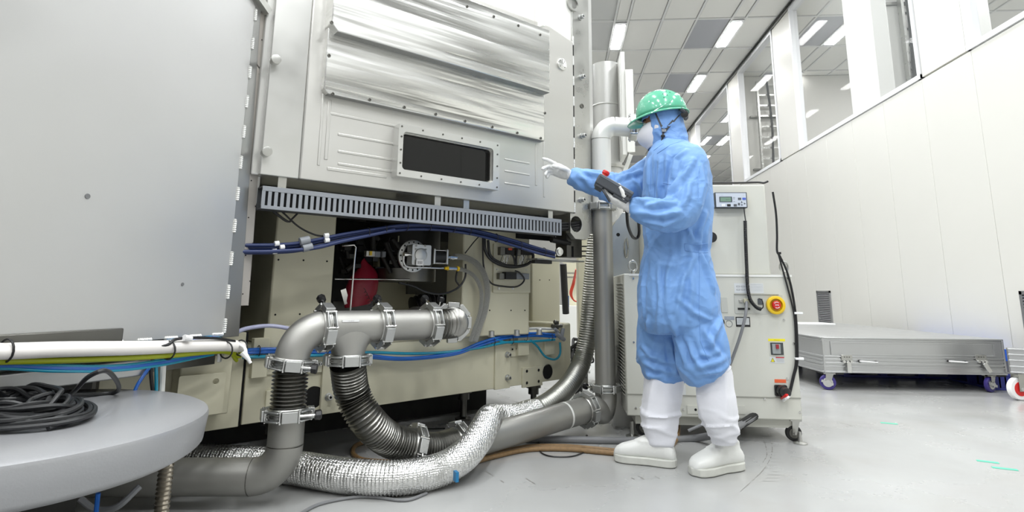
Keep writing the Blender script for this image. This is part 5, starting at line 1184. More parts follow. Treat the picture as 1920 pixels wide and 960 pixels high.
# second trolley, pallets, box
o2 = PZ(1890, 750); C2 = Fr((o2.x, o2.y), -30)
t2 = thing('flat_trolley', 'second aluminium trolley on white and red casters, cut off at the right edge', 'trolley', C2, (.3, .3, 0))
p = C2.pix(1888, 653, 0); zt3_ = p.z; zb3_ = C2.pix(1900, 700, 0).z; px0 = p.x
MB(C2).box(px0+.004, px0+.3, .004, .12, zb3_, zt3_).build('box_body', alp, t2, bevel=.003)
for v in (.0, .22, .45, .7, .93): MB(C2).box(px0, px0+.3, -.006, .006, zt3_-(v+.06)*(zt3_-zb3_), zt3_-v*(zt3_-zb3_)).build('extruded_rail', alp, t2, bevel=.002)
wq = C2.loc(PZ(1914, 752)); caster(C2, (wq.x, .05, 0), .085, t2, wplast, redp, mount_z=zb3_, yaw=40)
blu = mat('blue pallet plastic', (32, 92, 200), .35); blud = mat('deep blue plastic', (42, 50, 132), .4)
def pallet(fr, x0, x1, y0, y1, z0, z1, label, m):
    e = thing('pallet', label, 'pallet', fr, ((x0+x1)/2, (y0+y1)/2, z0))
    MB(fr).box(x0, x1, y0, y1, z1-.02, z1).build('deck', m, e, bevel=.004)
    MB(fr).box(x0, x1, y0, y1, z0, z0+.02).build('bottom_deck', m, e, bevel=.004)
    for i in range(4):
        x = x0+(x1-x0-.06)*i/3
        for y in (y0, (y0+y1)/2-.03, y1-.06): MB(fr).box(x, x+.06, y, y+.06, z0+.02, z1-.02).build('pallet_block', m, e)
    return e
pl = PZ(1895, 738)
pallet(W, 2.75, 3.85, 6.15, 7.35, 0, .14, 'deep blue plastic pallet lying on the floor under the long trolley', blud)
pallet(W, 3.68, 3.88, 5.5, 6.1, .0, .13, 'deep blue plastic pallet between the two trolleys', blud)
b1_, b2_ = PX(1884, 652, 3.9), 0
MB().box(3.72, 3.89, 5.6, 6.9, PY(1900, 655, 6.6).z-.02, PY(1900, 642, 6.6).z+.01).build('crate_lid', blu, label='bright blue plastic lid of the crate behind the second trolley', cat='crate')  # lid of the blue crate below
MB().box(3.74, 3.88, 5.65, 6.8, .14, PY(1900, 655, 6.6).z-.02).build('crate', blu, label='blue plastic crate behind the second trolley', cat='crate')
# grey tub standing on the far end of the trolley and papers
q = CT.hz(1505, 603, cz1); tb_ = thing('grey_tub', 'grey tapered tub standing on the far end of the long trolley', 'tub', CT, (q.x, q.y, cz1))
MB(CT).loft([((.45, 1.9, cz1), (.09, 0, 0), (0, .09, 0)), ((.45, 1.9, cz1+.13), (.11, 0, 0), (0, .11, 0)), ((.45, 1.9, cz1+.132), (.122, 0, 0), (0, .122, 0)), ((.45, 1.9, cz1+.142), (.122, 0, 0), (0, .122, 0))], 24, pw=6).build('tub_body', mat('grey tub', (140, 143, 144), .4), tb_)
MB(CT).box(.56, 1.3, 2.2, 2.5, cz1, cz1+.012).build('paper_sheets', wplast, label='white sheets lying on the far end of the long trolley', cat='paper')
# ================================================================ THE WORKER
from mathutils.bvhtree import BVHTree
def fbm(p, o=2): return noise.fractal(p, 1.0, 2.0, o)
def crease(p):                                    # sharp fold lines, 0..1
    n = abs(noise.noise(p)); return max(0.0, 1-n*3.2)**1.6
def fuse(mb, voxel, smooth=4, disp=None, cut=None, close=None):
    me = bpy.data.meshes.new('t'); me.from_pydata([tuple(v) for v in mb.v], [], mb.f)
    import bmesh
    b = bmesh.new(); b.from_mesh(me); bmesh.ops.recalc_face_normals(b, faces=b.faces); b.to_mesh(me); b.free()
    o = bpy.data.objects.new('t', me); COL.objects.link(o)
    md = o.modifiers.new('r', 'REMESH'); md.mode = 'VOXEL'; md.voxel_size = voxel
    if smooth: s = o.modifiers.new('s', 'SMOOTH'); s.iterations = smooth; s.factor = .5
    dg = bpy.context.evaluated_depsgraph_get(); ev = o.evaluated_get(dg); m2 = bpy.data.meshes.new_from_object(ev)
    bpy.data.objects.remove(o); bpy.data.meshes.remove(me)
    V = [v.co.copy() for v in m2.vertices]; Nn = [v.normal.copy() for v in m2.vertices]; F_ = [tuple(p.vertices) for p in m2.polygons]
    bpy.data.meshes.remove(m2)
    if disp:
        ex = fold_disp(V) if disp.__name__ == 'sdisp' else np.zeros(len(V))
        V = [v+n*(disp(v, n)+float(e)) for v, n, e in zip(V, Nn, ex)]
    if cut: F_ = [f for f in F_ if not cut(sum((V[i] for i in f), Vector())/len(f))]
    used = sorted({i for f in F_ for i in f}); ix = {a: b_ for b_, a in enumerate(used)}
    r = MB(mb.fr); r.v = [V[i] for i in used]; r.f = [tuple(ix[i] for i in f) for f in F_]
    return r
suit = mat('light blue cleanroom cloth', (112, 155, 211), .65, sheen=.1, var=.04, vscale=5)
hoodm = mat('light blue hood cloth', (108, 150, 207), .65, sheen=.1)
def cloth(m, sc, st, dist, zs=.55):
    N = m.node_tree.nodes; K = m.node_tree.links; b = N['Principled BSDF']; tc = N.new('ShaderNodeTexCoord'); prev = None
    for k, (s_, e_, off) in enumerate(((sc, 1.0, 0), (sc*2.1, .35, 5))):
        mp = N.new('ShaderNodeMapping'); mp.inputs['Scale'].default_value = (1, 1, zs if k == 0 else 1.3); mp.inputs['Location'].default_value = (off, 0, 0); mp.inputs['Rotation'].default_value = (.2*k, .35*k+.1, 0); K.new(tc.outputs['Object'], mp.inputs[0])
        n = N.new('ShaderNodeTexNoise'); n.inputs['Scale'].default_value = s_; n.inputs['Detail'].default_value = 1.5; n.inputs['Distortion'].default_value = .7; K.new(mp.outputs[0], n.inputs['Vector'])
        a1 = N.new('ShaderNodeMath'); a1.operation = 'SUBTRACT'; a1.inputs[1].default_value = .5; K.new(n.outputs[0], a1.inputs[0])
        a2 = N.new('ShaderNodeMath'); a2.operation = 'ABSOLUTE'; K.new(a1.outputs[0], a2.inputs[0])
        a3 = N.new('ShaderNodeMath'); a3.operation = 'POWER'; a3.inputs[1].default_value = .95; K.new(a2.outputs[0], a3.inputs[0])
        bp = N.new('ShaderNodeBump'); bp.invert = True; bp.inputs['Strength'].default_value = st*e_; bp.inputs['Distance'].default_value = dist; K.new(a3.outputs[0], bp.inputs['Height'])
        if prev: K.new(prev.outputs[0], bp.inputs['Normal'])
        prev = bp
    K.new(prev.outputs[0], b.inputs['Normal'])
cloth(suit, 4.6, .55, .06, .5); cloth(hoodm, 9, .6, .04, .8)
glovem = mat('white rubber glove', (222, 223, 222), .5, bump=.08, bscale=60)
skin = mat('skin', (150, 100, 76), .5)
bootc = mat('white boot cloth', (222, 223, 230), .55, bump=.15, bscale=24, sheen=.2)
shoem = mat('white boot leather', (228, 229, 226), .35, bump=.03, bscale=60)
solem = mat('off white sole', (206, 207, 200), .45, var=.12, vscale=20)
helm = mat('green helmet plastic', (92, 178, 146), .2, coat=.4)
maskm = mat('white mask', (220, 221, 228), .7)
strap = mat('charcoal strap', (58, 62, 68), .6)
pe_ = thing('person', 'worker in light blue cleanroom coverall, green helmet, white mask and boots reaching toward the chamber', 'person', W, (.47, 2.88, 0))
def ring(y, xl, xr, Y, ry, tilt=0.0):
    c = PY((xl+xr)/2, y, Y); hx = (PY(xr, y, Y)-PY(xl, y, Y)).length/2
    return (c, Vector((hx, 0, tilt)), Vector((0, ry, 0)))
m = MB()
m.loft([ring(*r) for r in ((258, 1229, 1281, 2.9, .07), (266, 1226, 1286, 2.9, .08), (278, 1222, 1298, 2.89, .13), (292, 1216, 1310, 2.885, .195), (315, 1210, 1321, 2.88, .215), (345, 1208, 1326, 2.875, .205), (380, 1208, 1329, 2.87, .19), (420, 1207, 1331, 2.87, .175), (455, 1208, 1330, 2.87, .168), (468, 1209, 1328, 2.87, .165), (500, 1204, 1333, 2.87, .18), (540, 1199, 1342, 2.865, .195), (580, 1197, 1346, 2.86, .2), (606, 1199, 1346, 2.86, .19), (622, 1212, 1335, 2.86, .15))], 40, pw=2.3)
m.loft([ring(*r) for r in ((585, 1200, 1300, 2.95, .10), (620, 1197, 1302, 2.955, .105), (650, 1197, 1302, 2.96, .105), (680, 1199, 1297, 2.96, .1), (700, 1205, 1287, 2.96, .088), (713, 1213, 1279, 2.96, .075))], 32, pw=2.2)
m.loft([ring(*r) for r in ((585, 1240, 1350, 2.8, .11, .0), (620, 1262, 1356, 2.785, .115, .01), (650, 1270, 1362, 2.78, .118, .02), (675, 1276, 1365, 2.775, .115, .03), (692, 1284, 1362, 2.775, .1, .035), (705, 1292, 1354, 2.775, .085, .035))], 32, pw=2.2)
def limb(pts, mb, seg=22):
    q = cr([(p.x, p.y, p.z, r) for p, r in pts], 8); mb.tube([Vector(v[:3]) for v in q], [v[3] for v in q], seg)
wN = PY(1182, 389, 2.6); wF = PY(1071, 330, 3.02)
armN = [(PY(1288, 292, 2.72), .07), (PY(1291, 320, 2.68), .083), (PY(1288, 360, 2.64), .084), (PY(1272, 395, 2.61), .08), (PY(1240, 402, 2.6), .07), (PY(1210, 396, 2.6), .06), (PY(1190, 390, 2.6), .042), (wN, .036)]
armF = [(PY(1245, 300, 3.03), .07), (PY(1222, 325, 3.06), .085), (PY(1195, 345, 3.07), .083), (PY(1162, 356, 3.07), .08), (PY(1128, 345, 3.05), .068), (PY(1100, 339, 3.04), .058), (PY(1082, 333, 3.03), .042), (wF, .034)]
limb(armN, m); limb(armF, m)
elN, elF = PY(1262, 402, 2.6), PY(1165, 354, 3.06)
def sdisp(v, n):
    z = v.z
    w1 = noise.noise(Vector((v.x*3, v.y*3, v.z*2)))*1.3
    d = .003
    vert = crease(Vector((v.x*7+w1*.8, v.y*7, v.z*1.9+3)))              # long drape folds
    hor = crease(Vector((v.x*4+7, v.y*4, v.z*13+w1*2.5)))
    ea = math.exp(-((v-elN).length/.13)**2)+math.exp(-((v-elF).length/.13)**2)
    hem = math.exp(-((z-.46)/.09)**2); waist = math.exp(-((z-PYZ)/.05)**2)
    d += .009*vert*(1-min(1, ea))*(.4+.6*abs(noise.noise(v*2.2+Vector((5, 1, 2))))*2) + .007*fbm(v*4)
    d += ea*(.010*crease(Vector((v.x*13+w1*2+v.z*8, v.y*6, v.z*7)))-.004)
    d += hem*(.012*crease(Vector((v.x*9, v.y*9, v.z*16+w1*3)))+.012*fbm(Vector((v.x*5, v.y*5, v.z*9))))
    d += waist*(-.005+.004*math.sin(v.x*150)*(1 if v.x > .5 else 0))
    d += .003*hor*(.3+abs(w1)*1.5)
    dg1 = crease(Vector((v.x*6+v.z*5, v.y*5, v.z*6-v.x*4))); d += .006*dg1*(.3+abs(w1))
    return d
PYZ = PY(1270, 466, 2.87).z
FOLDS = (((1213, 386), (1240, 382), (1264, 379), 1.2), ((1232, 406), (1254, 401), (1274, 399), 1.1), ((1275, 328), (1263, 350), (1249, 372), 1.3), ((1300, 300), (1284, 328), (1271, 352), 1.1),
 ((1313, 310), (1318, 345), (1311, 382), .9), ((1285, 284), (1268, 300), (1262, 330), .9), ((1190, 376), (1205, 378), (1220, 376), .8), ((1190, 398), (1212, 400), (1230, 404), .9), ((1210, 414), (1245, 420), (1276, 410), .8), ((1292, 340), (1290, 365), (1280, 388), .9),
 ((1083, 326), (1098, 336), (1108, 352), 1), ((1095, 323), (1118, 328), (1140, 332), .9), ((1160, 338), (1190, 326), (1216, 316), 1), ((1200, 340), (1206, 358), (1203, 374), .9), ((1182, 330), (1196, 345), (1204, 362), .8),
 ((1221, 300), (1220, 345), (1224, 405), .9), ((1241, 300), (1236, 350), (1237, 375), .9), ((1252, 290), (1250, 320), (1245, 345), .7), ((1240, 430), (1246, 462), (1240, 505), .8), ((1288, 430), (1300, 448), (1310, 462), 1), ((1322, 400), (1311, 435), (1312, 462), 1.1), ((1327, 330), (1325, 390), (1319, 450), .9),
 ((1313, 476), (1324, 505), (1336, 545), 1.2), ((1302, 478), (1280, 525), (1266, 600), 1.0), ((1262, 478), (1251, 520), (1247, 575), .8), ((1216, 478), (1208, 530), (1206, 592), .8), ((1236, 500), (1239, 560), (1233, 622), .8), ((1291, 490), (1297, 540), (1292, 600), .7), ((1270, 560), (1300, 585), (1330, 600), .8),
 ((1257, 598), (1274, 640), (1290, 682), 1.2), ((1320, 618), (1334, 648), (1350, 668), 1.3), ((1350, 600), (1337, 630), (1330, 652), 1.1), ((1300, 690), (1330, 681), (1356, 672), 1.2), ((1308, 700), (1335, 693), (1358, 683), 1.1), ((1290, 640), (1301, 668), (1316, 688), 1), ((1345, 658), (1330, 667), (1315, 664), 1),
 ((1215, 598), (1213, 650), (1218, 690), .9), ((1236, 620), (1239, 660), (1233, 700), .9), ((1205, 680), (1230, 691), (1262, 699), 1.1), ((1212, 700), (1225, 705), (1248, 704), .9), ((1256, 640), (1262, 675), (1267, 700), 1), ((1204, 650), (1222, 668), (1245, 672), .9))
b0_ = fuse(m, .012, 4); BV0 = BVHTree.FromPolygons(b0_.v, b0_.f); SEG = []
for f_ in FOLDS:
    pts = []
    for k in range(17):
        t = k/8; q = f_[0], f_[1], f_[2]
        a_, b_ = (q[0], q[1]) if t < 1 else (q[1], q[2]); t2v = t if t < 1 else t-1
        h = BV0.ray_cast(CAM, ray(a_[0]+(b_[0]-a_[0])*t2v, a_[1]+(b_[1]-a_[1])*t2v).normalized())[0]
        if h is not None and (not pts or (h-pts[-1]).length < .05): pts.append(h)
    SEG.append((np.array([tuple(p) for p in pts]), f_[3]))
def fold_disp(V):
    A = np.array([tuple(v) for v in V]); out = np.zeros(len(A))
    for P_, k in SEG:
        n = len(P_)
        if n < 4: continue
        d2 = np.full(len(A), 9.0); tt = np.zeros(len(A))
        for i in range(n-1):
            a_, b_ = P_[i], P_[i+1]; ab = b_-a_; L2 = max(1e-9, ab@ab)
            t = np.clip(((A-a_)@ab)/L2, 0, 1); d = ((A-a_-t[:, None]*ab)**2).sum(1)
            u_ = d < d2; d2[u_] = d[u_]; tt[u_] = (i+t[u_])/(n-1)
        d = np.sqrt(d2); w_ = .0088*(.8+.4*k); tap = np.sin(np.pi*np.clip(tt*.9+.05, 0, 1))**.6
        out += .0125*k*tap*(np.exp(-(d/w_)**2)-.55*np.exp(-((d-2.1*w_)/w_)**2))
    return out
sm = fuse(m, .0058, 6, sdisp)
SUIT = BVHTree.FromPolygons(sm.v, sm.f)
suit_o = sm.build('coverall', suit, pe_, ang=80)
def hit(px, py, bvh=None, off=.001):
    r = ray(px, py).normalized(); h = (bvh or SUIT).ray_cast(CAM, r)
    return h[0]-r*off if h[0] is not None else None
def seam(pts, r_=.0012, m_=None, name='seam', n=14, parent=None, bvh=None):
    P_ = []
    for i in range(len(pts)-1):
        for j in range(n):
            t = j/n; h = hit(pts[i][0]*(1-t)+pts[i+1][0]*t, pts[i][1]*(1-t)+pts[i+1][1]*t, bvh, r_*.3)
            if h is not None and (not P_ or (h-P_[-1]).length < .06): P_.append(h)
    if len(P_) > 3: return MB().tube(P_, r_, 5).build(name, m_ or suit, parent or suit_o, ang=80)
INFO[suit_o] = INFO[suit_o]
seam([(1229, 296), (1227, 360), (1228, 430), (1229, 500), (1230, 580), (1222, 640)]); seam([(1221, 292), (1219, 360)])
seam([(1311, 470), (1312, 520), (1311, 580), (1313, 640), (1330, 680)], .0016); seam([(1240, 500), (1243, 560), (1255, 600)], .001)
seam([(1283, 457), (1285, 470), (1312, 474), (1328, 473)], .0018); seam([(1283, 457), (1309, 459), (1328, 456)], .0018)
seam([(1243, 343), (1259, 346)], .0014); seam([(1315, 300), (1308, 340), (1310, 380)], .0014); seam([(1232, 288), (1256, 272), (1284, 262)], .002); seam([(1226, 282), (1245, 268)], .002)
for k in range(12):
    seam([(1310+k*1.6, 457), (1311+k*1.6, 473)], .0011, n=6)
# collar band
MB().loft([ring(*r) for r in ((250, 1235, 1283, 2.9, .068, -.012), (262, 1229, 1287, 2.9, .08, -.014), (276, 1224, 1296, 2.9, .1, -.016))], 28).build('collar', suit, suit_o)
# body (skin) inside: one continuous figure
b = MB()
b.loft([ring(*r) for r in ((262, 1238, 1272, 2.9, .05), (290, 1228, 1295, 2.885, .16), (345, 1225, 1305, 2.875, .16), (455, 1228, 1308, 2.87, .13), (560, 1222, 1318, 2.86, .15), (600, 1225, 1315, 2.86, .14))], 20)
limb([(PY(1250, 590, 2.95), .07), (PY(1245, 680, 2.96), .055), (PY(1242, 760, 2.95), .035), (PY(1242, 815, 2.94), .02)], b, 12)
limb([(PY(1300, 590, 2.8), .07), (PY(1325, 680, 2.78), .055), (PY(1347, 760, 2.78), .035), (PY(1357, 815, 2.8), .02)], b, 12)
limb([(p, r*.55) for p, r in armN[:-1]]+[(wN, .022)], b, 12); limb([(p, r*.55) for p, r in armF[:-1]]+[(wF, .022)], b, 12)
# head frame: x forward, y towards the camera side, z up
yaw, tilt = R(14), R(8)
hf = Vector((-math.cos(yaw)*math.cos(tilt), math.sin(yaw)*math.cos(tilt), -math.sin(tilt))); hl = Vector((-math.sin(yaw), -math.cos(yaw), 0)); hu = hf.cross(hl); hu = -hu if hu.z < 0 else hu
HC = PY(1241, 232, 2.9)
def Hd(x, y, z): return HC+hf*x+hl*y+hu*z
def hr(z, x0, a, bb): return (Hd(x0, 0, z), hf*a, hl*bb)
b.loft([hr(*q) for q in ((-.2, -.035, .05, .05), (-.13, -.03, .055, .055), (-.11, .0, .07, .055), (-.08, .006, .085, .062), (-.04, .002, .09, .07), (.0, .0, .092, .074), (.04, -.004, .09, .074), (.08, -.01, .07, .06), (.1, -.01, .04, .04))], 28)
b.sphere(Hd(.092, 0, -.03), .016, 12, 8)
b.tube([Hd(.088, 0, .0), Hd(.098, 0, -.02), Hd(.104, 0, -.035)], [.007, .009, .012], 10)
fb = fuse(b, .007, 2); body_o = fb.build('body', skin, pe_, ang=80)
for s_ in (-1, 1):
    MB().sphere(Hd(.079, .031*s_, .002), .0125, 14, 10).build('eye', mat('eye white', (225, 222, 215), .2), pe_); MB().sphere(Hd(.087, .032*s_, .001), .006, 10, 8).build('iris', mat('iris', (30, 20, 16), .15), pe_)
    MB().tube([Hd(.082, .018*s_, .022), Hd(.084, .032*s_, .026), Hd(.074, .048*s_, .022)], .003, 6).build('eyebrow', mat('brow hair', (24, 18, 15), .6), pe_)
# hood
h = MB()
h.loft([hr(*q) for q in ((.115, -.01, .03, .03), (.095, -.01, .065, .055), (.06, -.006, .09, .078), (.02, -.002, .1, .084), (-.02, -.002, .1, .085), (-.06, -.004, .098, .084), (-.09, -.008, .095, .082), (-.12, -.014, .088, .082), (-.15, -.025, .083, .088), (-.18, -.035, .08, .095), (-.21, -.045, .07, .09))], 32)
def hdisp(v, n):
    q = v-HC; lz = q.dot(hu); lx = q.dot(hf)
    d = .005*fbm(v*9)+.007*crease(Vector((v.x*8, v.y*8, v.z*16)))*(1 if lz < -.03 else .35)
    return d+.006*math.exp(-((lz+.12)/.03)**2)
def hcut(c):
    q = c-HC; return q.dot(hf) > .048 and -.045 < q.dot(hu) < .03
hm = fuse(h, .007, 3, hdisp, hcut); HOOD = BVHTree.FromPolygons(hm.v, hm.f)
hood_o = hm.build('hood', hoodm, pe_, ang=80); sd = hood_o.modifiers.new('s', 'SOLIDIFY'); sd.thickness = .003; sd.offset = 1
# name patch on the hood
hp = [hit(*q, bvh=HOOD, off=.002) for q in ((1227, 231), (1234, 233), (1236, 243), (1227, 246))]
if all(hp): MB().add(hp+[p+Vector((0, .003, 0)) for p in hp], [(0, 1, 2, 3), (7, 6, 5, 4), (0, 4, 5, 1), (1, 5, 6, 2), (2, 6, 7, 3), (3, 7, 4, 0)]).build('name_patch', mat('pale patch', (205, 205, 212), .6), pe_)
# mask: folded cup
mk = MB(); vs = []; fs = []; nu, nv = 22, 12
for j in range(nv+1):
    v = j/nv; z = -.006-.128*v; pr = .1+.034*math.sin(math.pi*min(1, v*1.15))**.8-.012*v
    for i in range(nu+1):
        a = R(-88+176*i/nu); vs.append(Hd(.012+(pr-.012)*math.cos(a)**1.0+.003, (.078-.012*abs(v-.4))*math.sin(a), z+.012*math.cos(a)*(v-.2)+.01*abs(math.sin(a))))
for j in range(nv):
    for i in range(nu): a = j*(nu+1)+i; fs.append((a, a+1, a+nu+2, a+nu+1))
mo = mk.add(vs, fs).build('mask', maskm, pe_, ang=80, fixn=False); sd = mo.modifiers.new('s', 'SOLIDIFY'); sd.thickness = .0025
# hard hat
hh = thing('t_', 'x', 'y') if False else None
hz0 = .046                                     # rim height in head frame
def HH(x, y, z): return Hd(x-.0, y, z+hz0)
vs = []; fs = []; nr, ns_ = 16, 48
for j in range(nr+1):
    t = (math.pi/2)*(1-j/nr)
    for i in range(ns_):
        a = 2*math.pi*i/ns_; ca, sa = math.cos(a), math.sin(a)
        rx_, ry_, rz_ = .128, .106, .128
        x, y, z = rx_*math.cos(t)**.85*ca, ry_*math.cos(t)**.85*sa, rz_*math.sin(t)
        z += .004*math.exp(-(y/.012)**2)*(math.sin(t) > .2)             # centre ridge
        vs.append(HH(x-.006, y, z))
for j in range(nr):
    for i in range(ns_): a = j*ns_+i; b_ = j*ns_+(i+1) % ns_; fs.append((a, b_, b_+ns_, a+ns_))
o = len(vs)                                     # brim: continues outward
for j, e in enumerate((.0, .4, .8, 1.0)):
    for i in range(ns_):
        a = 2*math.pi*i/ns_; ca, sa = math.cos(a), math.sin(a); ext = .010+.040*max(0, ca)**3
        vs.append(HH((.128+ext*e)*ca-.006, (.106+ext*e*.9)*sa, -.001-.007*e-.012*max(0, ca)**2*e-.006*(j == 3)))
for j in range(3):
    for i in range(ns_): a = o+j*ns_+i; b_ = o+j*ns_+(i+1) % ns_; fs.append((a, b_, b_+ns_, a+ns_))
hat = MB().add(vs, fs).build('hard_hat', helm, pe_, ang=50); sd = hat.modifiers.new('s', 'SOLIDIFY'); sd.thickness = .003; sd.offset = -1
HATB = BVHTree.FromPolygons(vs, fs)
for px, py in ((1243, 176), (1249, 171), (1256, 173), (1251, 178), (1245, 183)):
    q = hit(px, py, HATB, .0004)
    if q: nn = (q-HH(0, 0, .0)).normalized(); MB().lathe(q, nn, [(-.002, .0028), (.0005, .0028)], 8).build('vent_hole', void, hat)
sp_ = [hit(px, py, HATB, -.001) for px, py in ((1222, 212), (1232, 205), (1246, 197), (1258, 189), (1266, 180))]
MB().tube(cr([q for q in sp_ if q], 6), .0024, 6).build('shell_ridge', helm, hat)
q1, q2, q3, q4, q5 = hit(1231, 214, HOOD, .005), hit(1243, 245, HOOD, .006), hit(1276, 212, HOOD, .005), hit(1241, 262, HOOD, .008), PY(1229, 283, 2.84)
def band(a, b_, w_, name, mid=None):
    P_ = [hit(a[0]+(b_[0]-a[0])*t/10, a[1]+(b_[1]-a[1])*t/10, HOOD, .004) for t in range(11)]; P_ = [p for p in P_ if p]
    if len(P_) < 3: return
    vs = []; fs = []
    for i, p in enumerate(P_):
        t = (P_[min(i+1, len(P_)-1)]-P_[max(i-1, 0)]).normalized(); s_ = t.cross(Vector((0, -1, 0))).normalized()
        vs += [p-s_*w_/2, p+s_*w_/2, p+s_*w_/2+Vector((0, .002, 0)), p-s_*w_/2+Vector((0, .002, 0))]
        if i: a_ = 4*(i-1); fs += [(a_+k, a_+(k+1) % 4, a_+4+(k+1) % 4, a_+4+k) for k in range(4)]
    fs += [(0, 1, 2, 3), (len(vs)-4, len(vs)-3, len(vs)-2, len(vs)-1)]
    return MB().add(vs, fs).build(name, strap, hat)
band((1230, 212), (1244, 244), .012, 'chin_strap'); band((1278, 208), (1247, 245), .014, 'chin_strap'); band((1245, 243), (1242, 270), .014, 'chin_strap'); band((1242, 268), (1228, 282), .012, 'chin_strap')
q = hit(1245, 245, HOOD, .008)
if q: MB().bx(q, (.022, .006, .014)).build('strap_buckle', greyp, hat, bevel=.002)
for py in (255, 264):
    q = hit(1243, py, HOOD, .008)
    if q: MB().bx(q, (.02, .006, .012)).build('strap_slider', blackg, hat, bevel=.002)
MB().tube(cr([HH(-.1, .07, -.01), HH(-.118, .05, -.03), HH(-.122, .0, -.036), HH(-.118, -.05, -.03)], 5), .011, 8).build('headband', strap, hat); MB().lathe(HH(-.116, .05, -.04), hl, [(0, .018), (.012, .018), (.013, .001)], 14).build('ratchet_knob', blackg, hat)
# gloves: palm and five bent fingers
def glove(wrist, d, s, n, fingers, thumb, label=None, sc=1.0):
    """d along hand, s towards the thumb side, n palm normal; fingers: list of (side offset, base curl, mid curl, tip curl, length, splay)"""
    d, s, n = d.normalized(), s.normalized(), n.normalized(); g = MB(); P0 = wrist
    g.loft([(P0-d*.04, s*.030, n*.028), (P0-d*.0, s*.028, n*.023), (P0+d*.03, s*.038, n*.021), (P0+d*.06, s*.043, n*.019), (P0+d*.085, s*.041, n*.015), (P0+d*.094, s*.034, n*.010)], 20)
    for off, c0, c1, c2, L_, sp in fingers:
        p = P0+d*(.082-.18*abs(off)*.3)+s*off; a = R(c0); pts = [(p-d*.02, .0105), (p, .0108)]
        dd_ = (d+s*math.tan(R(sp))).normalized()
        for k, (seg_, c_) in enumerate(((.46, 0), (.3, c1), (.24, c2))):
            a += R(c_) if k else 0
            v = dd_*math.cos(a)+n*math.sin(a); q = p+v*L_*seg_*.5; p = p+v*L_*seg_; pts += [(q, .0098-.0004*k), (p, .0096-.0008*k)]
        limb(pts, g, 12); g.sphere(p, .0082, 10, 8)
    p = P0+d*.02+s*.026+n*.006; pts = [(p-d*.01-s*.01, .014)]; pts.append((p, .014))
    for seg_, v in thumb: p = p+(d*v[0]+s*v[1]+n*v[2]).normalized()*seg_; pts.append((p, .0115-.0012*len(pts)+.002))
    limb(pts, g, 12); g.sphere(p, .0088, 10, 8)
    def gd(v, nn): return .0012*fbm(v*45)+.0022*crease(Vector((v.x*30, v.y*30, v.z*30)))
    r = fuse(g, .0032, 2, gd); return r.build('glove', glovem, pe_, ang=80)
dF = Vector((-.93, .0, .42)); sF = Vector((.2, -.72, .62)); sF = (sF-dF.normalized()*sF.dot(dF.normalized())).normalized(); nF = -dF.normalized().cross(sF)
if nF.z > 0: nF = -nF
glove(wF+dF.normalized()*.01, dF, sF, nF, [(.029, -6, 14, 10, .08, 4), (.010, 22, 34, 22, .085, 1), (-.010, 34, 42, 26, .08, -2), (-.028, 42, 40, 26, .064, -6)], [(.034, (.75, .45, .55)), (.028, (.95, .1, .35)), (.022, (1, -.05, .2))])
dN = Vector((-.86, .05, .42)); sN = Vector((0, -1, 0)); sN = (sN-dN.normalized()*sN.dot(dN.normalized())).normalized(); nN = dN.normalized().cross(sN)
if nN.z < 0: nN = -nN
glove(wN+dN.normalized()*.012, dN, sN, nN, [(.027, 18, 30, 24, .076, 2), (.009, 30, 44, 30, .082, 0), (-.009, 40, 48, 30, .078, -3), (-.026, 44, 46, 30, .062, -8)], [(.034, (.55, .6, .7)), (.028, (.75, .1, .75)), (.022, (.8, -.1, .6))])
for c, ax, r_ in ((wF-(wF-armF[-2][0]).normalized()*.006, (wF-armF[-2][0]), .034), (wN-(wN-armN[-2][0]).normalized()*.004, (wN-armN[-2][0]), .037)):
    MB().lathe(c, ax, [(-.007, r_-.001), (-.005, r_+.002), (.005, r_+.002), (.007, r_-.001)], 24).build('cuff_band', glovem, pe_)
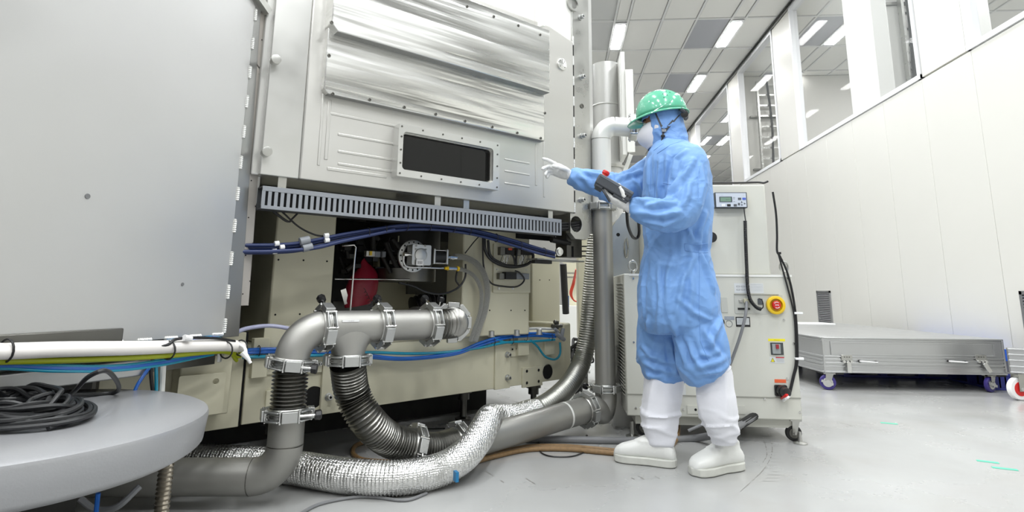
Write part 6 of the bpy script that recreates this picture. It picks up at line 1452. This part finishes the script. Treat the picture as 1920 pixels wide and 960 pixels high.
# boots
def boot(rows, heel, toe, ank, side, W_=.05, L_=None):
    m = MB(); m.loft([ring(*r) for r in rows], 30, pw=2.1)
    f_ = (toe-heel); f_.z = 0; LL = f_.length; f_.normalize(); s_ = Vector((-f_.y, f_.x, 0))
    def bd(v, nn):
        zz = v.z; k = math.exp(-((zz-.2)/.06)**2)
        return .007*fbm(v*6)+.010*crease(Vector((v.x*8, v.y*8, v.z*2.2)))+k*.014*crease(Vector((v.x*6, v.y*6, v.z*26)))
    cov = fuse(m, .007, 3, bd).build('boot_cover', bootc, pe_, ang=80)
    g = MB(); z0 = .024
    prof = ((.0, .03, .022), (.03, .062, .036), (.15, .1, .041), (.3, .118, .042), (.45, .104, .043), (.6, .082, .048), (.75, .066, .052), (.88, .054, .047), (.96, .04, .034), (1.0, .02, .018))
    g.loft([(Vector((heel.x, heel.y, z0+h_/2))+f_*LL*t, Vector((0, 0, h_/2)), s_*w_*W_/.05) for t, h_, w_ in prof], 24, pw=2.5)
    ac = ank; g.loft([(Vector((heel.x, heel.y, .07))+f_*LL*.24, f_*.062, s_*.042), (Vector((heel.x, heel.y, .12))+f_*LL*.25, f_*.058, s_*.042), (Vector((ac.x, ac.y, ac.z)), f_*.052, s_*.042)], 24)
    sh = fuse(g, .0065, 3, lambda v, n: .004*crease(Vector((v.x*7, v.y*7, v.z*22)))*(1 if .1 < v.z < .2 else 0)).build('boot', shoem, pe_, ang=80)
    pol = []; 
    for t, w_ in ((-.015, .0), (.0, .026), (.05, .038), (.15, .044), (.3, .043), (.42, .040), (.6, .047), (.75, .053), (.88, .049), (.96, .036), (1.015, .0)): pol.append((t, w_))
    P2 = [Vector((heel.x, heel.y, 0))+f_*LL*t+s_*w_*1.05 for t, w_ in pol]+[Vector((heel.x, heel.y, 0))+f_*LL*t-s_*w_*1.05 for t, w_ in pol[-2:0:-1]]
    MB().plate([(p.x, p.y) for p in P2], .002, .036, ax='xy').build('sole', solem, sh, bevel=.005)
    return sh, cov
h1, t1 = PZ(1268, 876), PZ(1152, 862); h2, t2_ = PZ(1389, 878), PZ(1298, 893)
boot(((706, 1213, 1279, 2.96, .078), (716, 1211, 1277, 2.96, .083), (745, 1208, 1275, 2.955, .08), (775, 1205, 1270, 2.95, .075), (800, 1210, 1267, 2.945, .068), (818, 1217, 1264, 2.94, .058), (832, 1220, 1262, 2.93, .05)), h1, t1, PY(1241, 818, 2.94), 1)
boot(((698, 1309, 1366, 2.78, .075, .03), (712, 1307, 1370, 2.78, .08, .03), (745, 1308, 1379, 2.78, .08, .01), (780, 1313, 1382, 2.785, .078), (805, 1322, 1383, 2.79, .07), (820, 1333, 1381, 2.795, .056), (834, 1336, 1380, 2.8, .05)), h2, t2_, PY(1358, 822, 2.8), 1)
rg_ = ring(700, 1308, 1367, 2.78, .078, .03)
MB().tube([rg_[0]+rg_[1]*math.cos(i*math.pi/18)*1.02+rg_[2]*math.sin(i*math.pi/18)*1.02 for i in range(36)], [.0075 if i % 2 else .0055 for i in range(36)], 8, closed=True).build('elastic_band', bootc, pe_)
# ================================================================ HAND-HELD CONTROLLER
pa, pb = PY(1121, 338, 2.6), PY(1180, 372, 2.6)
ax = (pb-pa).normalized(); up = Vector((-ax.z, 0, ax.x)); up = -up if up.z < 0 else up; sd_ = Vector((0, 1, 0)); RM = Matrix((ax, sd_, up)).transposed()
hc = thing('handheld_controller', 'dark grey hand-held controller with red stop button in the gloved hand', 'controller', W, tuple((pa+pb)/2))
cc = (pa+pb)/2; Lc = (pb-pa).length+.01
cg = mat('controller grey', (64, 68, 74), .45)
MB().bx(cc, (Lc, .1, .05), RM).build('controller_body', cg, hc, bevel=.006)
MB().bx(cc+up*.017+ax*.0, (Lc*.98, .104, .014), RM).build('controller_front', mat('controller light rim', (92, 98, 106), .45), hc, bevel=.003)
MB().bx(cc+up*.025+ax*.01, (Lc*.5, .08, .003), RM).build('screen', mat('controller screen', (196, 204, 214), .15), hc)
MB().bx(cc-up*.026+ax*.045, (.07, .09, .02), RM).build('battery_bump', cg, hc, bevel=.004)
MB().bx(cc-up*.024-ax*.06, (.035, .09, .022), RM).build('grip_block', cg, hc, bevel=.004)
sb = pa+up*.03+ax*.014; MB().lathe(sb-up*.01, up, [(0, .017), (.009, .017), (.01, .012)], 20).build('button_collar', yel, hc)
MB().lathe(sb, up, [(0, .012), (.008, .013), (.012, .017), (.022, .017), (.026, .014), (.0265, .001)], 22).build('stop_button', redp, hc)
MB().bx(pa-ax*.0+up*.004-Vector((0, .03, 0)), (.012, .03, .024), RM).build('end_bumper', black, hc, bevel=.002)
MB().tube(cr([cc-up*.03-ax*.045-Vector((0, .03, 0)), cc-up*.045-ax*.02-Vector((0, .05, 0)), cc-up*.065+ax*.015-Vector((0, .045, 0))], 6), .006, 8).build('hand_strap', strap, hc)
for k in range(3): MB().bx(cc-Vector((0, .0505, 0))+ax*(.055+.012*k)-up*.004, (.007, .003, .008), RM).build('side_key', black, hc)
